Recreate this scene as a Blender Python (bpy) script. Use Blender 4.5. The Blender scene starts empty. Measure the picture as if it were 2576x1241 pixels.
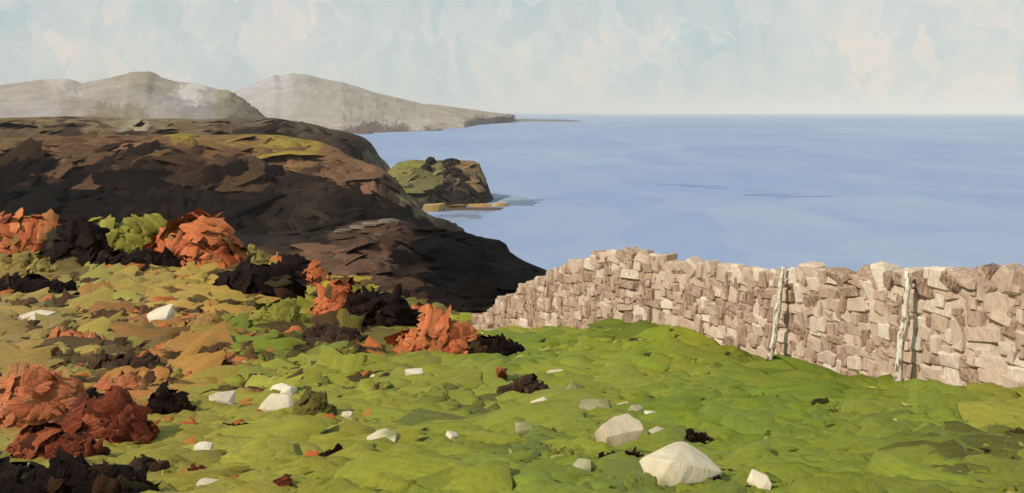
import bpy, bmesh, math, random
import numpy as np
from mathutils import Vector, Matrix, noise as mnoise
from mathutils.bvhtree import BVHTree

random.seed(7)
RNG = np.random.default_rng(11)
SC = bpy.context.scene
COL = SC.collection
R = math.radians

# ------------------------------------------------------------------ camera, sky, sun, exposure
CAMZ = 60.0                     # eye height above the sea, metres
FPX, U0, V0 = 2231.0, 1288.0, 283.0   # focal length, principal column and horizon row (2576 px wide picture)
cam_d = bpy.data.cameras.new('camera')
cam = bpy.data.objects.new('camera', cam_d)
COL.objects.link(cam)
cam.location = (0, 0, CAMZ)
cam.rotation_euler = (R(90), 0, 0)
cam_d.sensor_width = 36
cam_d.lens = FPX / 2576 * 36
cam_d.shift_y = -(620.5 - V0) / 2576
cam_d.clip_start = 0.1
cam_d.clip_end = 200000
SC.camera = cam

SUN_DIR = Vector((-0.80, -0.60, 0)).normalized()
SUN_EL = R(40)
SUN_TO = Vector((SUN_DIR.x * math.cos(SUN_EL), SUN_DIR.y * math.cos(SUN_EL), math.sin(SUN_EL)))
sun_d = bpy.data.lights.new('sun', 'SUN')
sun = bpy.data.objects.new('sun', sun_d)
COL.objects.link(sun)
sun_d.energy = 4.4
sun_d.angle = R(0.6)
sun_d.color = (1.0, 0.93, 0.82)
sun.rotation_euler = SUN_TO.to_track_quat('Z', 'Y').to_euler()

SC.view_settings.view_transform = 'Standard'
SC.view_settings.look = 'None'
SC.view_settings.exposure = 0.0
SC.view_settings.gamma = 1.0
SC.view_settings.use_curve_mapping = False
SC.render.engine = 'CYCLES'
SC.cycles.use_denoising = True
SC.cycles.max_bounces = 5
SC.cycles.diffuse_bounces = 3
SC.cycles.glossy_bounces = 2
SC.cycles.volume_bounces = 0
SC.cycles.transparent_max_bounces = 4


class NT:
    """small helper around a node tree"""
    def __init__(self, tree):
        self.t = tree
        tree.nodes.clear()

    def n(self, kind, **kw):
        nd = self.t.nodes.new(kind)
        for k, v in kw.items():
            if k.startswith('i_'):
                key = k[2:]
                nd.inputs[int(key) if key.isdigit() else key.replace('_', ' ')].default_value = v
            else:
                setattr(nd, k, v)
        return nd

    def l(self, a, b):
        self.t.links.new(a, b)

    def math(self, op, a, b=None, clamp=False):
        m = self.n('ShaderNodeMath', operation=op, use_clamp=clamp)
        for i, s in enumerate((a, b)):
            if s is None:
                continue
            if hasattr(s, 'is_output'):
                self.l(s, m.inputs[i])
            else:
                m.inputs[i].default_value = s
        return m.outputs[0]

    def mix(self, f, a, b, blend='MIX'):
        m = self.n('ShaderNodeMix', data_type='RGBA', blend_type=blend)
        for i, s in ((0, f), (6, a), (7, b)):
            if hasattr(s, 'is_output'):
                self.l(s, m.inputs[i])
            elif i == 0:
                m.inputs[i].default_value = s
            else:
                m.inputs[i].default_value = (*s, 1)
        return m.outputs[2]

    def ramp(self, f, stops):
        r = self.n('ShaderNodeValToRGB')
        e = r.color_ramp.elements
        while len(e) < len(stops):
            e.new(0.5)
        for el, (p, c) in zip(e, stops):
            el.position = p
            el.color = (c, c, c, 1) if not hasattr(c, '__len__') else (*c, 1)
        self.l(f, r.inputs[0])
        return r.outputs[0]


def lin(c):
    out = []
    for v in c:
        v = v / 255.0
        out.append(v / 12.92 if v <= 0.04045 else ((v + 0.055) / 1.055) ** 2.4)
    return tuple(out)


SKY_STRENGTH = 0.10
world = bpy.data.worlds.new('World')
SC.world = world
world.use_nodes = True
w = NT(world.node_tree)
w_out = w.n('ShaderNodeOutputWorld')
bg = w.n('ShaderNodeBackground')
bg.inputs['Strength'].default_value = SKY_STRENGTH
w.l(bg.outputs[0], w_out.inputs[0])
sky = w.n('ShaderNodeTexSky')
sky.sky_type = 'NISHITA'
sky.sun_disc = False
sky.sun_elevation = SUN_EL
sky.sun_rotation = math.atan2(SUN_DIR.x, SUN_DIR.y)
sky.air_density = 1.0
sky.dust_density = 1.5
tc = w.n('ShaderNodeTexCoord')
# cloud dabs: warped cells of cream and duck-egg cloud over the whole sky
warp = w.n('ShaderNodeTexNoise', i_Scale=5.0, i_Detail=4.0, i_Roughness=0.6)
w.l(tc.outputs['Generated'], warp.inputs['Vector'])
wv = w.n('ShaderNodeVectorMath', operation='MULTIPLY_ADD')
w.l(warp.outputs['Color'], wv.inputs[0])
wv.inputs[1].default_value = (0.10, 0.10, 0.10)
w.l(tc.outputs['Generated'], wv.inputs[2])


def cells(scale, stretch, rot):
    mp = w.n('ShaderNodeMapping')
    mp.inputs['Scale'].default_value = stretch
    mp.inputs['Rotation'].default_value = rot
    w.l(wv.outputs[0], mp.inputs['Vector'])
    v = w.n('ShaderNodeTexVoronoi', distance='CHEBYCHEV', i_Scale=scale, i_Randomness=1.0)
    w.l(mp.outputs[0], v.inputs['Vector'])
    v2 = w.n('ShaderNodeTexVoronoi', distance='CHEBYCHEV', feature='F2', i_Scale=scale, i_Randomness=1.0)
    w.l(mp.outputs[0], v2.inputs['Vector'])
    sep = w.n('ShaderNodeSeparateColor')
    w.l(v.outputs['Color'], sep.inputs[0])
    return sep.outputs[0], sep.outputs[1], w.math('SUBTRACT', v2.outputs['Distance'], v.outputs['Distance'])


c1, c1b, e1 = cells(12, (1.0, 1.0, 0.9), (0.2, 0.55, 0.3))
c2, c2b, e2 = cells(26, (1.7, 1.0, 0.7), (0.1, -0.45, 0.2))
big = w.n('ShaderNodeTexNoise', i_Scale=3.2, i_Detail=3.0, i_Roughness=0.55)
w.l(tc.outputs['Generated'], big.inputs['Vector'])
fine = w.n('ShaderNodeTexNoise', i_Scale=38.0, i_Detail=5.0, i_Roughness=0.65)
w.l(wv.outputs[0], fine.inputs['Vector'])
tot = w.math('ADD', w.math('MULTIPLY', big.outputs[0], 0.95), w.math('MULTIPLY', c1, 0.21))
tot = w.math('ADD', tot, w.math('MULTIPLY', c2, 0.22))
tot = w.math('ADD', tot, w.math('MULTIPLY', fine.outputs[0], 0.48))
zz = w.n('ShaderNodeSeparateXYZ')
w.l(tc.outputs['Generated'], zz.inputs[0])
up = w.math('MULTIPLY', w.math('ABSOLUTE', zz.outputs[2]), 1.1)
tot = w.math('SUBTRACT', tot, up)
K = 1.0 / SKY_STRENGTH
A = tuple(v * K for v in lin((184, 204, 209)))      # duck egg blue
B = tuple(v * K for v in lin((198, 209, 209)))
C_ = tuple(v * K for v in lin((214, 217, 213)))     # pale cloud
D_ = tuple(v * K for v in lin((236, 224, 212)))     # warm cream cloud
rp = w.n('ShaderNodeValToRGB')
el = rp.color_ramp.elements
while len(el) < 4:
    el.new(0.5)
for q, (p, c) in zip(el, ((0.25, A), (0.45, B), (0.68, C_), (0.92, D_))):
    q.position = p
    q.color = (*c, 1)
tot = w.math('MULTIPLY', w.math('SUBTRACT', tot, 0.35), 1.15)
w.l(tot, rp.inputs[0])
# thin crisp wisps along the borders of the dabs
ridge = w.math('MULTIPLY', w.math('SUBTRACT', 1.0, w.math('MULTIPLY', e1, 34.0), True), w.math('GREATER_THAN', fine.outputs[0], 0.52))
ridge2 = w.math('MULTIPLY', w.math('SUBTRACT', 1.0, w.math('MULTIPLY', e2, 20.0), True), w.math('GREATER_THAN', c2b, 0.6))
wis = w.math('MULTIPLY', w.math('ADD', ridge, ridge2, True), 0.35)
cl = w.mix(wis, rp.outputs[0], tuple(v * K for v in lin((226, 232, 228))))
skymix = w.mix(0.9, sky.outputs[0], cl)
w.l(skymix, bg.inputs['Color'])

# ------------------------------------------------------------------ geometry helpers


def ray(u, v):
    return Vector(((u - U0) / FPX, 1.0, (V0 - v) / FPX))


def at(u, v, D):
    """the place seen at picture point (u, v) at depth D"""
    r = ray(u, v)
    return Vector((r.x * D, D, CAMZ + r.z * D))


def project(P):
    P = np.asarray(P, float)
    D = np.maximum(P[..., 1], 0.5)
    return U0 + P[..., 0] / D * FPX, V0 - (P[..., 2] - CAMZ) / D * FPX, D


def mesh_np(name, V, F, mats=(), smooth=True):
    me = bpy.data.meshes.new(name)
    V = np.asarray(V, np.float32)
    F = np.asarray(F, np.int32)
    me.vertices.add(len(V))
    me.vertices.foreach_set('co', V.ravel())
    k = F.shape[1]
    me.loops.add(F.size)
    me.loops.foreach_set('vertex_index', F.ravel())
    me.polygons.add(len(F))
    me.polygons.foreach_set('loop_start', np.arange(0, F.size, k, dtype=np.int32))
    me.polygons.foreach_set('use_smooth', np.full(len(F), smooth, bool))
    me.update(calc_edges=True)
    me.validate()
    for m in mats:
        me.materials.append(m)
    return me


def set_col(me, C):
    a = me.color_attributes.new('col', 'FLOAT_COLOR', 'POINT')
    rgba = np.ones((len(C), 4), np.float32)
    rgba[:, :3] = C
    a.data.foreach_set('color', rgba.ravel())


def set_uv(me, UVv):
    uv = me.uv_layers.new(name='uv')
    li = np.empty(len(me.loops), np.int32)
    me.loops.foreach_get('vertex_index', li)
    uv.data.foreach_set('uv', np.asarray(UVv, np.float32)[li].ravel())


def link(name, me, parent=None):
    o = bpy.data.objects.new(name, me)
    COL.objects.link(o)
    if parent is not None:
        o.parent = parent
    return o


def tag(o, label=None, cat=None, group=None, kind=None):
    if label:
        o['label'] = label
    if cat:
        o['category'] = cat
    if group:
        o['group'] = group
    if kind:
        o['kind'] = kind
    return o


def empty(name, loc):
    o = bpy.data.objects.new(name, None)
    o.empty_display_size = 0.2
    COL.objects.link(o)
    o.location = loc
    return o


# ------------------------------------------------------------------ materials
def attr_mat(name, rough=0.55, spec=0.25, bump=0.5, dist=0.02, streak=0.35, grain=3.0, gbump=0.3):
    """matt surface coloured per stroke, with fine streaky relief along each stroke"""
    m = bpy.data.materials.new(name)
    m.use_nodes = True
    t = NT(m.node_tree)
    o = t.n('ShaderNodeOutputMaterial')
    p = t.n('ShaderNodeBsdfPrincipled')
    t.l(p.outputs[0], o.inputs[0])
    p.inputs['Roughness'].default_value = rough
    p.inputs['Specular IOR Level'].default_value = spec
    a = t.n('ShaderNodeAttribute', attribute_name='col')
    uv = t.n('ShaderNodeUVMap', uv_map='uv')
    mp = t.n('ShaderNodeMapping')
    mp.inputs['Scale'].default_value = (0.8, 7.0, 1.0)
    t.l(uv.outputs[0], mp.inputs[0])
    n1 = t.n('ShaderNodeTexNoise', i_Scale=1.6, i_Detail=4.0, i_Roughness=0.65)
    t.l(mp.outputs[0], n1.inputs['Vector'])
    tcn = t.n('ShaderNodeTexCoord')
    n2 = t.n('ShaderNodeTexNoise', i_Scale=grain, i_Detail=5.0, i_Roughness=0.7)
    t.l(tcn.outputs['Object'], n2.inputs['Vector'])
    f = t.ramp(n1.outputs[0], ((0.25, 1 - streak), (0.75, 1 + streak * 0.55)))
    c = t.mix(1.0, a.outputs['Color'], f, 'MULTIPLY')
    f2 = t.ramp(n2.outputs[0], ((0.3, 0.82), (0.72, 1.12)))
    c = t.mix(1.0, c, f2, 'MULTIPLY')
    t.l(c, p.inputs['Base Color'])
    h = t.math('ADD', n1.outputs[0], t.math('MULTIPLY', n2.outputs[0], gbump))
    b = t.n('ShaderNodeBump', i_Strength=bump, i_Distance=dist)
    t.l(h, b.inputs['Height'])
    t.l(b.outputs[0], p.inputs['Normal'])
    return m


M_turf = attr_mat('turf', 0.6, 0.15, 0.8, 0.012, 0.2, 22.0, 0.8)
M_leaf = attr_mat('bracken_foliage', 0.6, 0.08, 0.9, 0.03, 0.45, 16.0, 0.8)
M_cliff = attr_mat('cliff', 0.8, 0.03, 0.6, 0.6, 0.4, 0.22)
M_moor = attr_mat('moor', 0.85, 0.03, 0.7, 2.0, 0.35, 0.02)
M_hill = attr_mat('hill', 0.9, 0.05, 0.25, 3.0, 0.10, 0.006)


def stone_mat(name, stops, moss=0.0, scale=5.0, rough=0.7, dark=0.0):
    """pale field stone: colour varies per stone; grain, lichen and moss patches"""
    m = bpy.data.materials.new(name)
    m.use_nodes = True
    t = NT(m.node_tree)
    o = t.n('ShaderNodeOutputMaterial')
    p = t.n('ShaderNodeBsdfPrincipled', i_Roughness=rough)
    p.inputs['Specular IOR Level'].default_value = 0.2
    t.l(p.outputs[0], o.inputs[0])
    oi = t.n('ShaderNodeObjectInfo')
    tcn = t.n('ShaderNodeTexCoord')
    off = t.n('ShaderNodeVectorMath', operation='ADD')
    t.l(tcn.outputs['Object'], off.inputs[0])
    sc = t.n('ShaderNodeVectorMath', operation='SCALE')
    sc.inputs[0].default_value = (37, 19, 53)
    t.l(oi.outputs['Random'], sc.inputs['Scale'])
    t.l(sc.outputs[0], off.inputs[1])
    mp = t.n('ShaderNodeMapping')
    mp.inputs['Scale'].default_value = (2.2, 1.0, 0.55)
    t.l(off.outputs[0], mp.inputs[0])
    n1 = t.n('ShaderNodeTexNoise', i_Scale=scale, i_Detail=5.0, i_Roughness=0.65)
    t.l(mp.outputs[0], n1.inputs['Vector'])
    f = t.math('ADD', t.math('MULTIPLY', oi.outputs['Random'], 0.7), t.math('MULTIPLY', t.math('SUBTRACT', n1.outputs[0], 0.5), 1.1))
    f = t.math('ADD', f, 0.15, True)
    c = t.ramp(f, stops)
    if moss > 0:
        n3 = t.n('ShaderNodeTexNoise', i_Scale=scale * 0.7, i_Detail=3.0)
        t.l(off.outputs[0], n3.inputs['Vector'])
        g = t.ramp(n3.outputs[0], ((0.62 - moss * 0.2, 0.0), (0.70 - moss * 0.2, 0.85)))
        c = t.mix(g, c, tuple(v * 0.6 for v in lin((140, 145, 75))))
    t.l(c, p.inputs['Base Color'])
    n2 = t.n('ShaderNodeTexNoise', i_Scale=scale * 4, i_Detail=6.0, i_Roughness=0.7)
    t.l(off.outputs[0], n2.inputs['Vector'])
    h = t.math('ADD', n1.outputs[0], t.math('MULTIPLY', n2.outputs[0], 0.5))
    b = t.n('ShaderNodeBump', i_Strength=0.7, i_Distance=0.02)
    t.l(h, b.inputs['Height'])
    t.l(b.outputs[0], p.inputs['Normal'])
    return m


KS = 0.58


def S(c, k=KS):
    return tuple(v * k for v in lin(c))


M_wall = stone_mat('wall_stone', ((0.0, S((96, 68, 52), .62)), (0.16, S((168, 136, 114), .68)), (0.4, S((204, 174, 150), .74)), (0.7, S((218, 194, 170), .77)), (1.0, S((238, 224, 202), .82))), 0, 5.0)
M_core = stone_mat('wall_hearting', ((0.0, S((150, 120, 98), .62)), (0.5, S((202, 172, 148), .74)), (1.0, S((222, 197, 172), .76))), 0, 6.0)
M_field = stone_mat('field_stone', ((0.0, S((186, 164, 130), .76)), (0.5, S((216, 198, 166), .8)), (1.0, S((234, 220, 194), .84))), 0.25, 4.0)
M_white = stone_mat('quartz_stone', ((0.0, S((190, 168, 136), .72)), (0.5, S((218, 200, 170), .76)), (1.0, S((236, 222, 196), .8))), 0, 4.0)
M_mossy = stone_mat('mossy_stone', ((0.0, S((160, 150, 105))), (0.5, S((196, 184, 140))), (1.0, S((214, 204, 170)))), 0.7, 4.0)
M_skerry = stone_mat('lichen_rock', ((0.0, S((110, 80, 50))), (0.45, S((190, 146, 84))), (1.0, S((214, 184, 130)))), 0, 0.12)
M_ledge = stone_mat('ledge_rock', ((0.0, S((80, 66, 54))), (0.5, S((122, 104, 86))), (1.0, S((160, 142, 120)))), 0, 1.0)


def post_mat():
    m = bpy.data.materials.new('weathered_bark')
    m.use_nodes = True
    t = NT(m.node_tree)
    o = t.n('ShaderNodeOutputMaterial')
    p = t.n('ShaderNodeBsdfPrincipled', i_Roughness=0.6)
    t.l(p.outputs[0], o.inputs[0])
    tcn = t.n('ShaderNodeTexCoord')
    mp = t.n('ShaderNodeMapping')
    mp.inputs['Scale'].default_value = (18, 18, 5)
    t.l(tcn.outputs['Object'], mp.inputs[0])
    n = t.n('ShaderNodeTexNoise', i_Scale=1.3, i_Detail=5.0, i_Roughness=0.7)
    t.l(mp.outputs[0], n.inputs['Vector'])
    r = t.n('ShaderNodeValToRGB')
    e = r.color_ramp.elements
    while len(e) < 4:
        e.new(0.5)
    for q, (pp, c) in zip(e, ((0.36, S((50, 34, 28))), (0.43, S((150, 120, 98))), (0.49, S((226, 212, 192), .8)), (0.8, S((244, 236, 222), .85)))):
        q.position = pp
        q.color = (*c, 1)
    t.l(n.outputs[0], r.inputs[0])
    t.l(r.outputs[0], p.inputs['Base Color'])
    b = t.n('ShaderNodeBump', i_Strength=0.9, i_Distance=0.01)
    t.l(n.outputs[0], b.inputs['Height'])
    t.l(b.outputs[0], p.inputs['Normal'])
    return m


M_post = post_mat()


def plain(name, c, rough=0.6):
    m = bpy.data.materials.new(name)
    m.use_nodes = True
    t = NT(m.node_tree)
    o = t.n('ShaderNodeOutputMaterial')
    p = t.n('ShaderNodeBsdfPrincipled', i_Roughness=rough)
    t.l(p.outputs[0], o.inputs[0])
    tcn = t.n('ShaderNodeTexCoord')
    n = t.n('ShaderNodeTexNoise', i_Scale=14.0, i_Detail=3.0)
    t.l(tcn.outputs['Object'], n.inputs['Vector'])
    f = t.ramp(n.outputs[0], ((0.3, 0.7), (0.7, 1.15)))
    t.l(t.mix(1.0, c, f, 'MULTIPLY'), p.inputs['Base Color'])
    return m


M_stalk = plain('dry_stalk', S((222, 196, 150)))
M_twig = plain('bracken_stem', S((90, 50, 34)))


# ------------------------------------------------------------------ knife-flat strokes: short thick patches of growth or rock
NU, NV = 8, 8
_gu, _gv = np.meshgrid(np.linspace(-1, 1, NU), np.linspace(-1, 1, NV))
_gu, _gv = _gu.ravel(), _gv.ravel()
_edge = (np.abs(_gu) > 0.99) | (np.abs(_gv) > 0.99)
_quads = np.array([[j * NU + i, j * NU + i + 1, (j + 1) * NU + i + 1, (j + 1) * NU + i]
                   for j in range(NV - 1) for i in range(NU - 1)], np.int32)


def unit(a):
    return a / np.maximum(np.linalg.norm(a, axis=-1, keepdims=True), 1e-9)


def strokes_mesh(name, P, T, N, L, W, C1, C2, TH, mat, bend=0.15, jag=0.25):
    n = len(P)
    P, T, N = (np.asarray(a, float) for a in (P, T, N))
    L, W, TH = (np.asarray(a, float) for a in (L, W, TH))
    N = unit(N)
    T = unit(T - N * np.sum(T * N, 1, keepdims=True))
    B = np.cross(N, T)
    g = RNG
    u, v = _gu[None, :], _gv[None, :]
    # ragged ends: every row of the stroke stops at its own length
    vv_ = np.linspace(-1, 1, NV)[None]

    def rag(m):
        q = g.normal(0, jag * 0.55, (n, 1)) * vv_ + g.normal(0, jag * 0.6, (n, 1)) * np.cos(vv_ * g.uniform(2, 5, (n, 1)) + g.uniform(0, 6, (n, 1)))
        return q + g.normal(0, jag * 0.45, (n, m))
    row = np.repeat(rag(NV), NU, axis=1)
    row2 = np.repeat(rag(NV), NU, axis=1)
    col = np.tile(g.normal(0, jag * 0.4, (n, NU)), (1, NV))
    taper = g.uniform(-0.2, 0.2, (n, 1))
    x = u * (1 + np.where(u > 0, row, row2) * np.abs(u))
    y = v * (1 + taper * u) * (1 + col * np.abs(v))
    y = y + g.uniform(-0.3, 0.3, (n, 1)) * u * u                     # slight sweep
    corner = (np.abs(u) > 0.99) & (np.abs(v) > 0.99)
    sh = np.where(corner, 0.94, 1.0)
    x, y = x * sh, y * sh
    z = 0.35 + 0.65 * (np.abs(v) > 0.5) * g.uniform(0, 1.2, (n, 1)) * (np.sign(v) == np.sign(g.normal(size=(n, 1))))
    z = z + g.normal(0, 0.22, (n, NU * NV)) + g.uniform(-0.5, 0.9, (n, 1)) * u
    z = np.where(_edge[None, :], -1.6, z)
    Ze = z * TH[:, None] - (bend * g.uniform(-0.4, 1.0, (n, 1))) * (u * u) * L[:, None] * 0.5
    V = (P[:, None, :] + (x * L[:, None] * 0.5)[..., None] * T[:, None, :]
         + (y * W[:, None] * 0.5)[..., None] * B[:, None, :] + Ze[..., None] * N[:, None, :])
    mixf = np.clip(0.5 + g.normal(0, 0.35, (n, 1)) + v * g.uniform(-0.6, 0.6, (n, 1)) + u * g.uniform(-0.4, 0.4, (n, 1)), 0, 1)
    C = C1[:, None, :] * (1 - mixf[..., None]) + C2[:, None, :] * mixf[..., None]
    F = (_quads[None] + (np.arange(n) * NU * NV)[:, None, None]).reshape(-1, 4)
    me = mesh_np(name, V.reshape(-1, 3), F, (mat,))
    set_col(me, C.reshape(-1, 3))
    off = g.uniform(0, 50, (n, 1, 2))
    asp = (L / np.maximum(W, 1e-6))[:, None]
    UV = np.stack([np.broadcast_to(u, (n, NU * NV)) * asp * 0.5, np.broadcast_to(v, (n, NU * NV)) * 0.5], -1) + off
    set_uv(me, UV.reshape(-1, 2))
    return me


def pick_colours(u, v, pts, jit=35.0, vscale=1.7, cj=0.10):
    """colour of the growth or rock at a place: nearest of the listed patches, slightly varied"""
    pu = np.array([p[0] for p in pts], float)
    pv = np.array([p[1] for p in pts], float)
    pc = np.array([lin(p[2]) for p in pts])
    n = len(u)
    uu = np.asarray(u) + RNG.normal(0, jit, n)
    vv = np.asarray(v) + RNG.normal(0, jit / vscale, n)
    d = (uu[:, None] - pu) ** 2 + ((vv[:, None] - pv) * vscale) ** 2
    i = np.argsort(d, 1)
    c1 = pc[i[:, 0]] * (1 + RNG.normal(0, cj, (n, 1))) * (1 + RNG.normal(0, cj * 0.35, (n, 3)))
    t = RNG.uniform(0.0, 0.5, (n, 1))
    c2 = (pc[i[:, 0]] * (1 - t) + pc[i[:, 1]] * t) * (1 + RNG.normal(0, cj, (n, 1)))
    return np.clip(c1, 0.002, 0.9), np.clip(c2, 0.002, 0.9)


# ------------------------------------------------------------------ sea
def make_sea():
    ys = np.concatenate([[-3000, -500, 60], np.geomspace(120, 90000, 40)])
    xs = np.concatenate([-np.geomspace(90000, 200, 16), [0], np.geomspace(200, 90000, 16)])
    X, Y = np.meshgrid(xs, ys)
    V = np.stack([X.ravel(), Y.ravel(), np.zeros(X.size)], 1)
    nx = len(xs)
    F = [[j * nx + i, j * nx + i + 1, (j + 1) * nx + i + 1, (j + 1) * nx + i] for j in range(len(ys) - 1) for i in range(nx - 1)]
    m = bpy.data.materials.new('sea_water')
    m.use_nodes = True
    t = NT(m.node_tree)
    o = t.n('ShaderNodeOutputMaterial')
    p = t.n('ShaderNodeBsdfPrincipled', i_Roughness=0.45)
    p.inputs['Specular IOR Level'].default_value = 0.12
    t.l(p.outputs[0], o.inputs[0])
    tcn = t.n('ShaderNodeTexCoord')
    wn = t.n('ShaderNodeTexNoise', i_Scale=0.004, i_Detail=3.0)
    t.l(tcn.outputs['Object'], wn.inputs['Vector'])
    ad = t.n('ShaderNodeVectorMath', operation='MULTIPLY_ADD')
    t.l(wn.outputs['Color'], ad.inputs[0])
    ad.inputs[1].default_value = (160, 160, 0)
    t.l(tcn.outputs['Object'], ad.inputs[2])

    def patch(sx, sy):
        mp = t.n('ShaderNodeMapping')
        mp.inputs['Scale'].default_value = (sx, sy, 1)
        t.l(ad.outputs[0], mp.inputs[0])
        v = t.n('ShaderNodeTexVoronoi', distance='CHEBYCHEV', i_Scale=1.0)
        t.l(mp.outputs[0], v.inputs['Vector'])
        s = t.n('ShaderNodeSeparateColor')
        t.l(v.outputs['Color'], s.inputs[0])
        return s.outputs[0]
    a1 = patch(1 / 40, 1 / 90)
    a2 = patch(1 / 150, 1 / 420)
    a3 = patch(1 / 900, 1 / 2200)
    n4 = t.n('ShaderNodeTexNoise', i_Scale=0.05, i_Detail=6.0, i_Roughness=0.7)
    t.l(tcn.outputs['Object'], n4.inputs['Vector'])
    f = t.math('ADD', t.math('MULTIPLY', a1, 0.16), t.math('MULTIPLY', a2, 0.18))
    f = t.math('ADD', f, t.math('MULTIPLY', a3, 0.22))
    f = t.math('ADD', f, t.math('MULTIPLY', n4.outputs[0], 0.3))
    c = t.ramp(f, ((0.2, S((138, 158, 206), SEA_K)), (0.5, S((162, 179, 211), SEA_K)), (0.9, S((188, 197, 215), SEA_K))))
    t.l(c, p.inputs['Base Color'])
    wv_ = t.n('ShaderNodeTexNoise', i_Scale=0.12, i_Detail=5.0, i_Roughness=0.6)
    t.l(ad.outputs[0], wv_.inputs['Vector'])
    b = t.n('ShaderNodeBump', i_Strength=0.35, i_Distance=1.2)
    t.l(wv_.outputs[0], b.inputs['Height'])
    t.l(b.outputs[0], p.inputs['Normal'])
    me = mesh_np('sea', V, F, (m,))
    return tag(link('sea', me), kind='structure')


SEA_K = 0.67
make_sea()

# ------------------------------------------------------------------ landforms


def resample(rail, n):
    rail = np.array([list(p) for p in rail], float)
    seg = np.linalg.norm(np.diff(rail[:, :2], axis=0), axis=1)
    s = np.concatenate([[0], np.cumsum(seg)])
    q = np.linspace(0, s[-1], n)
    return np.stack([np.interp(q, s, rail[:, k]) for k in range(3)], 1)


def fbm(p, sc, seed=0.0):
    return mnoise.fractal(Vector((p[0] / sc + seed, p[1] / sc - seed, p[2] / sc)), 0.9, 2.1, 5)


def landform(name, rails, ncol, nrow, amp, nscale, mat, colours, k, nd, size, seed=1.0, toe=None, back=None, stroke_name='heather_patch', flat=0.5, tilt=0.25, thick=0.03):
    """a hill or headland lofted through ridge and shoulder lines, clothed with strokes"""
    rp_ = []
    for r in rails:
        a = resample(r, ncol)
        rp_.append(np.array([list(at(*q)) for q in a]))
    first, last = rp_[0], rp_[-1]
    if back:
        b = first.copy()
        b[:, 1] += back
        b[:, 0] *= (first[:, 1] + back * 0.9) / first[:, 1]
        b[:, 2] = -6
        rp_.insert(0, b)
    if toe:
        b = last.copy()
        b[:, 1] -= toe
        b[:, 0] *= (last[:, 1] - toe * 0.9) / last[:, 1]
        b[:, 2] = np.minimum(-4, b[:, 2] - 4)
        rp_.append(b)
    rows = []
    ridge_i = 1 if back else 0
    for i in range(len(rp_) - 1):
        for j in range(nrow):
            tt = j / nrow
            rows.append((rp_[i] * (1 - tt) + rp_[i + 1] * tt, 0.25 if (i == ridge_i and j == 0) else 1.0))
    rows.append((rp_[-1], 1.0))
    V = []
    for rw, am in rows:
        for q in rw:
            d = fbm(q, nscale, seed)
            e = fbm(q, nscale * 0.3, seed + 9)
            V.append((q[0] + amp * 0.5 * am * e, q[1] + amp * am * d, q[2] + amp * am * (0.5 * d + 0.35 * e)))
    V = np.array(V)
    nr = len(rows)
    F = np.array([[j * ncol + i, (j + 1) * ncol + i, (j + 1) * ncol + i + 1, j * ncol + i + 1] for j in range(nr - 1) for i in range(ncol - 1)], np.int32)
    me = mesh_np(name, V, F, (mat,))
    u, v, D = project(V)
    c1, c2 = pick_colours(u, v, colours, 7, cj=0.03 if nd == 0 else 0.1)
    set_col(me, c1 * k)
    set_uv(me, np.stack([u / 60, v / 60], 1))
    o = tag(link(name, me), kind='structure')
    bvh = BVHTree.FromPolygons([Vector(q) for q in V], [list(map(int, f)) for f in F])
    us = np.array([p[0] for p in colours])
    vs = np.array([p[1] for p in colours])
    P, N, T, L, W, UU, VV = [], [], [], [], [], [], []
    tries = 0
    camp = Vector((0, 0, CAMZ))
    while len(P) < nd and tries < nd * 8:
        tries += 1
        uu = random.uniform(us.min() - 160, us.max() + 60)
        vv = random.uniform(vs.min() - 40, vs.max() + 60)
        h, nn, _, dist = bvh.ray_cast(camp, ray(uu, vv).normalized())
        if h is None or h.z < 0.3:
            continue
        if nn.dot(camp - h) < 0:
            nn = -nn
        px = size * random.lognormvariate(0, 0.45) * h.y / FPX
        nn = (nn + Vector((random.gauss(0, tilt), random.gauss(0, tilt), random.gauss(0, tilt)))).normalized()
        if random.random() < flat:
            tv = Vector((1, random.uniform(-.3, .3), random.uniform(-0.25, 0.12)))
        else:
            tv = Vector((random.uniform(-.5, .5), -0.5, -1))
        wd = px * random.uniform(0.35, 0.75)
        tt_ = (tv - nn * tv.dot(nn)).normalized()
        bb_ = nn.cross(tt_)
        if not all(bvh.ray_cast(camp, (h + e_ - camp).normalized())[0] for e_ in (tt_ * px * .58, tt_ * -px * .58, bb_ * wd * .6, bb_ * -wd * .6)):
            if random.random() < 0.9:
                px *= 0.22
                wd *= 0.3
                if not all(bvh.ray_cast(camp, (h + e_ - camp).normalized())[0] for e_ in (tt_ * px * .58, tt_ * -px * .58)):
                    continue
            else:
                continue
        P.append(h)
        N.append(nn)
        T.append(tv)
        L.append(px)
        W.append(wd)
        UU.append(uu)
        VV.append(vv)
    if nd == 0:
        return o, bvh
    c1, c2 = pick_colours(UU, VV, colours, 16, cj=0.16)
    L = np.array(L)
    # keep strokes from sticking far out past the outline
    sm = strokes_mesh(stroke_name, P, T, N, L, W, c1 * k, c2 * k, L * thick, mat, bend=0.06 if thick > 0.01 else 0.0)
    s = tag(link(stroke_name, sm, o), kind='stuff')
    return o, bvh


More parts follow.
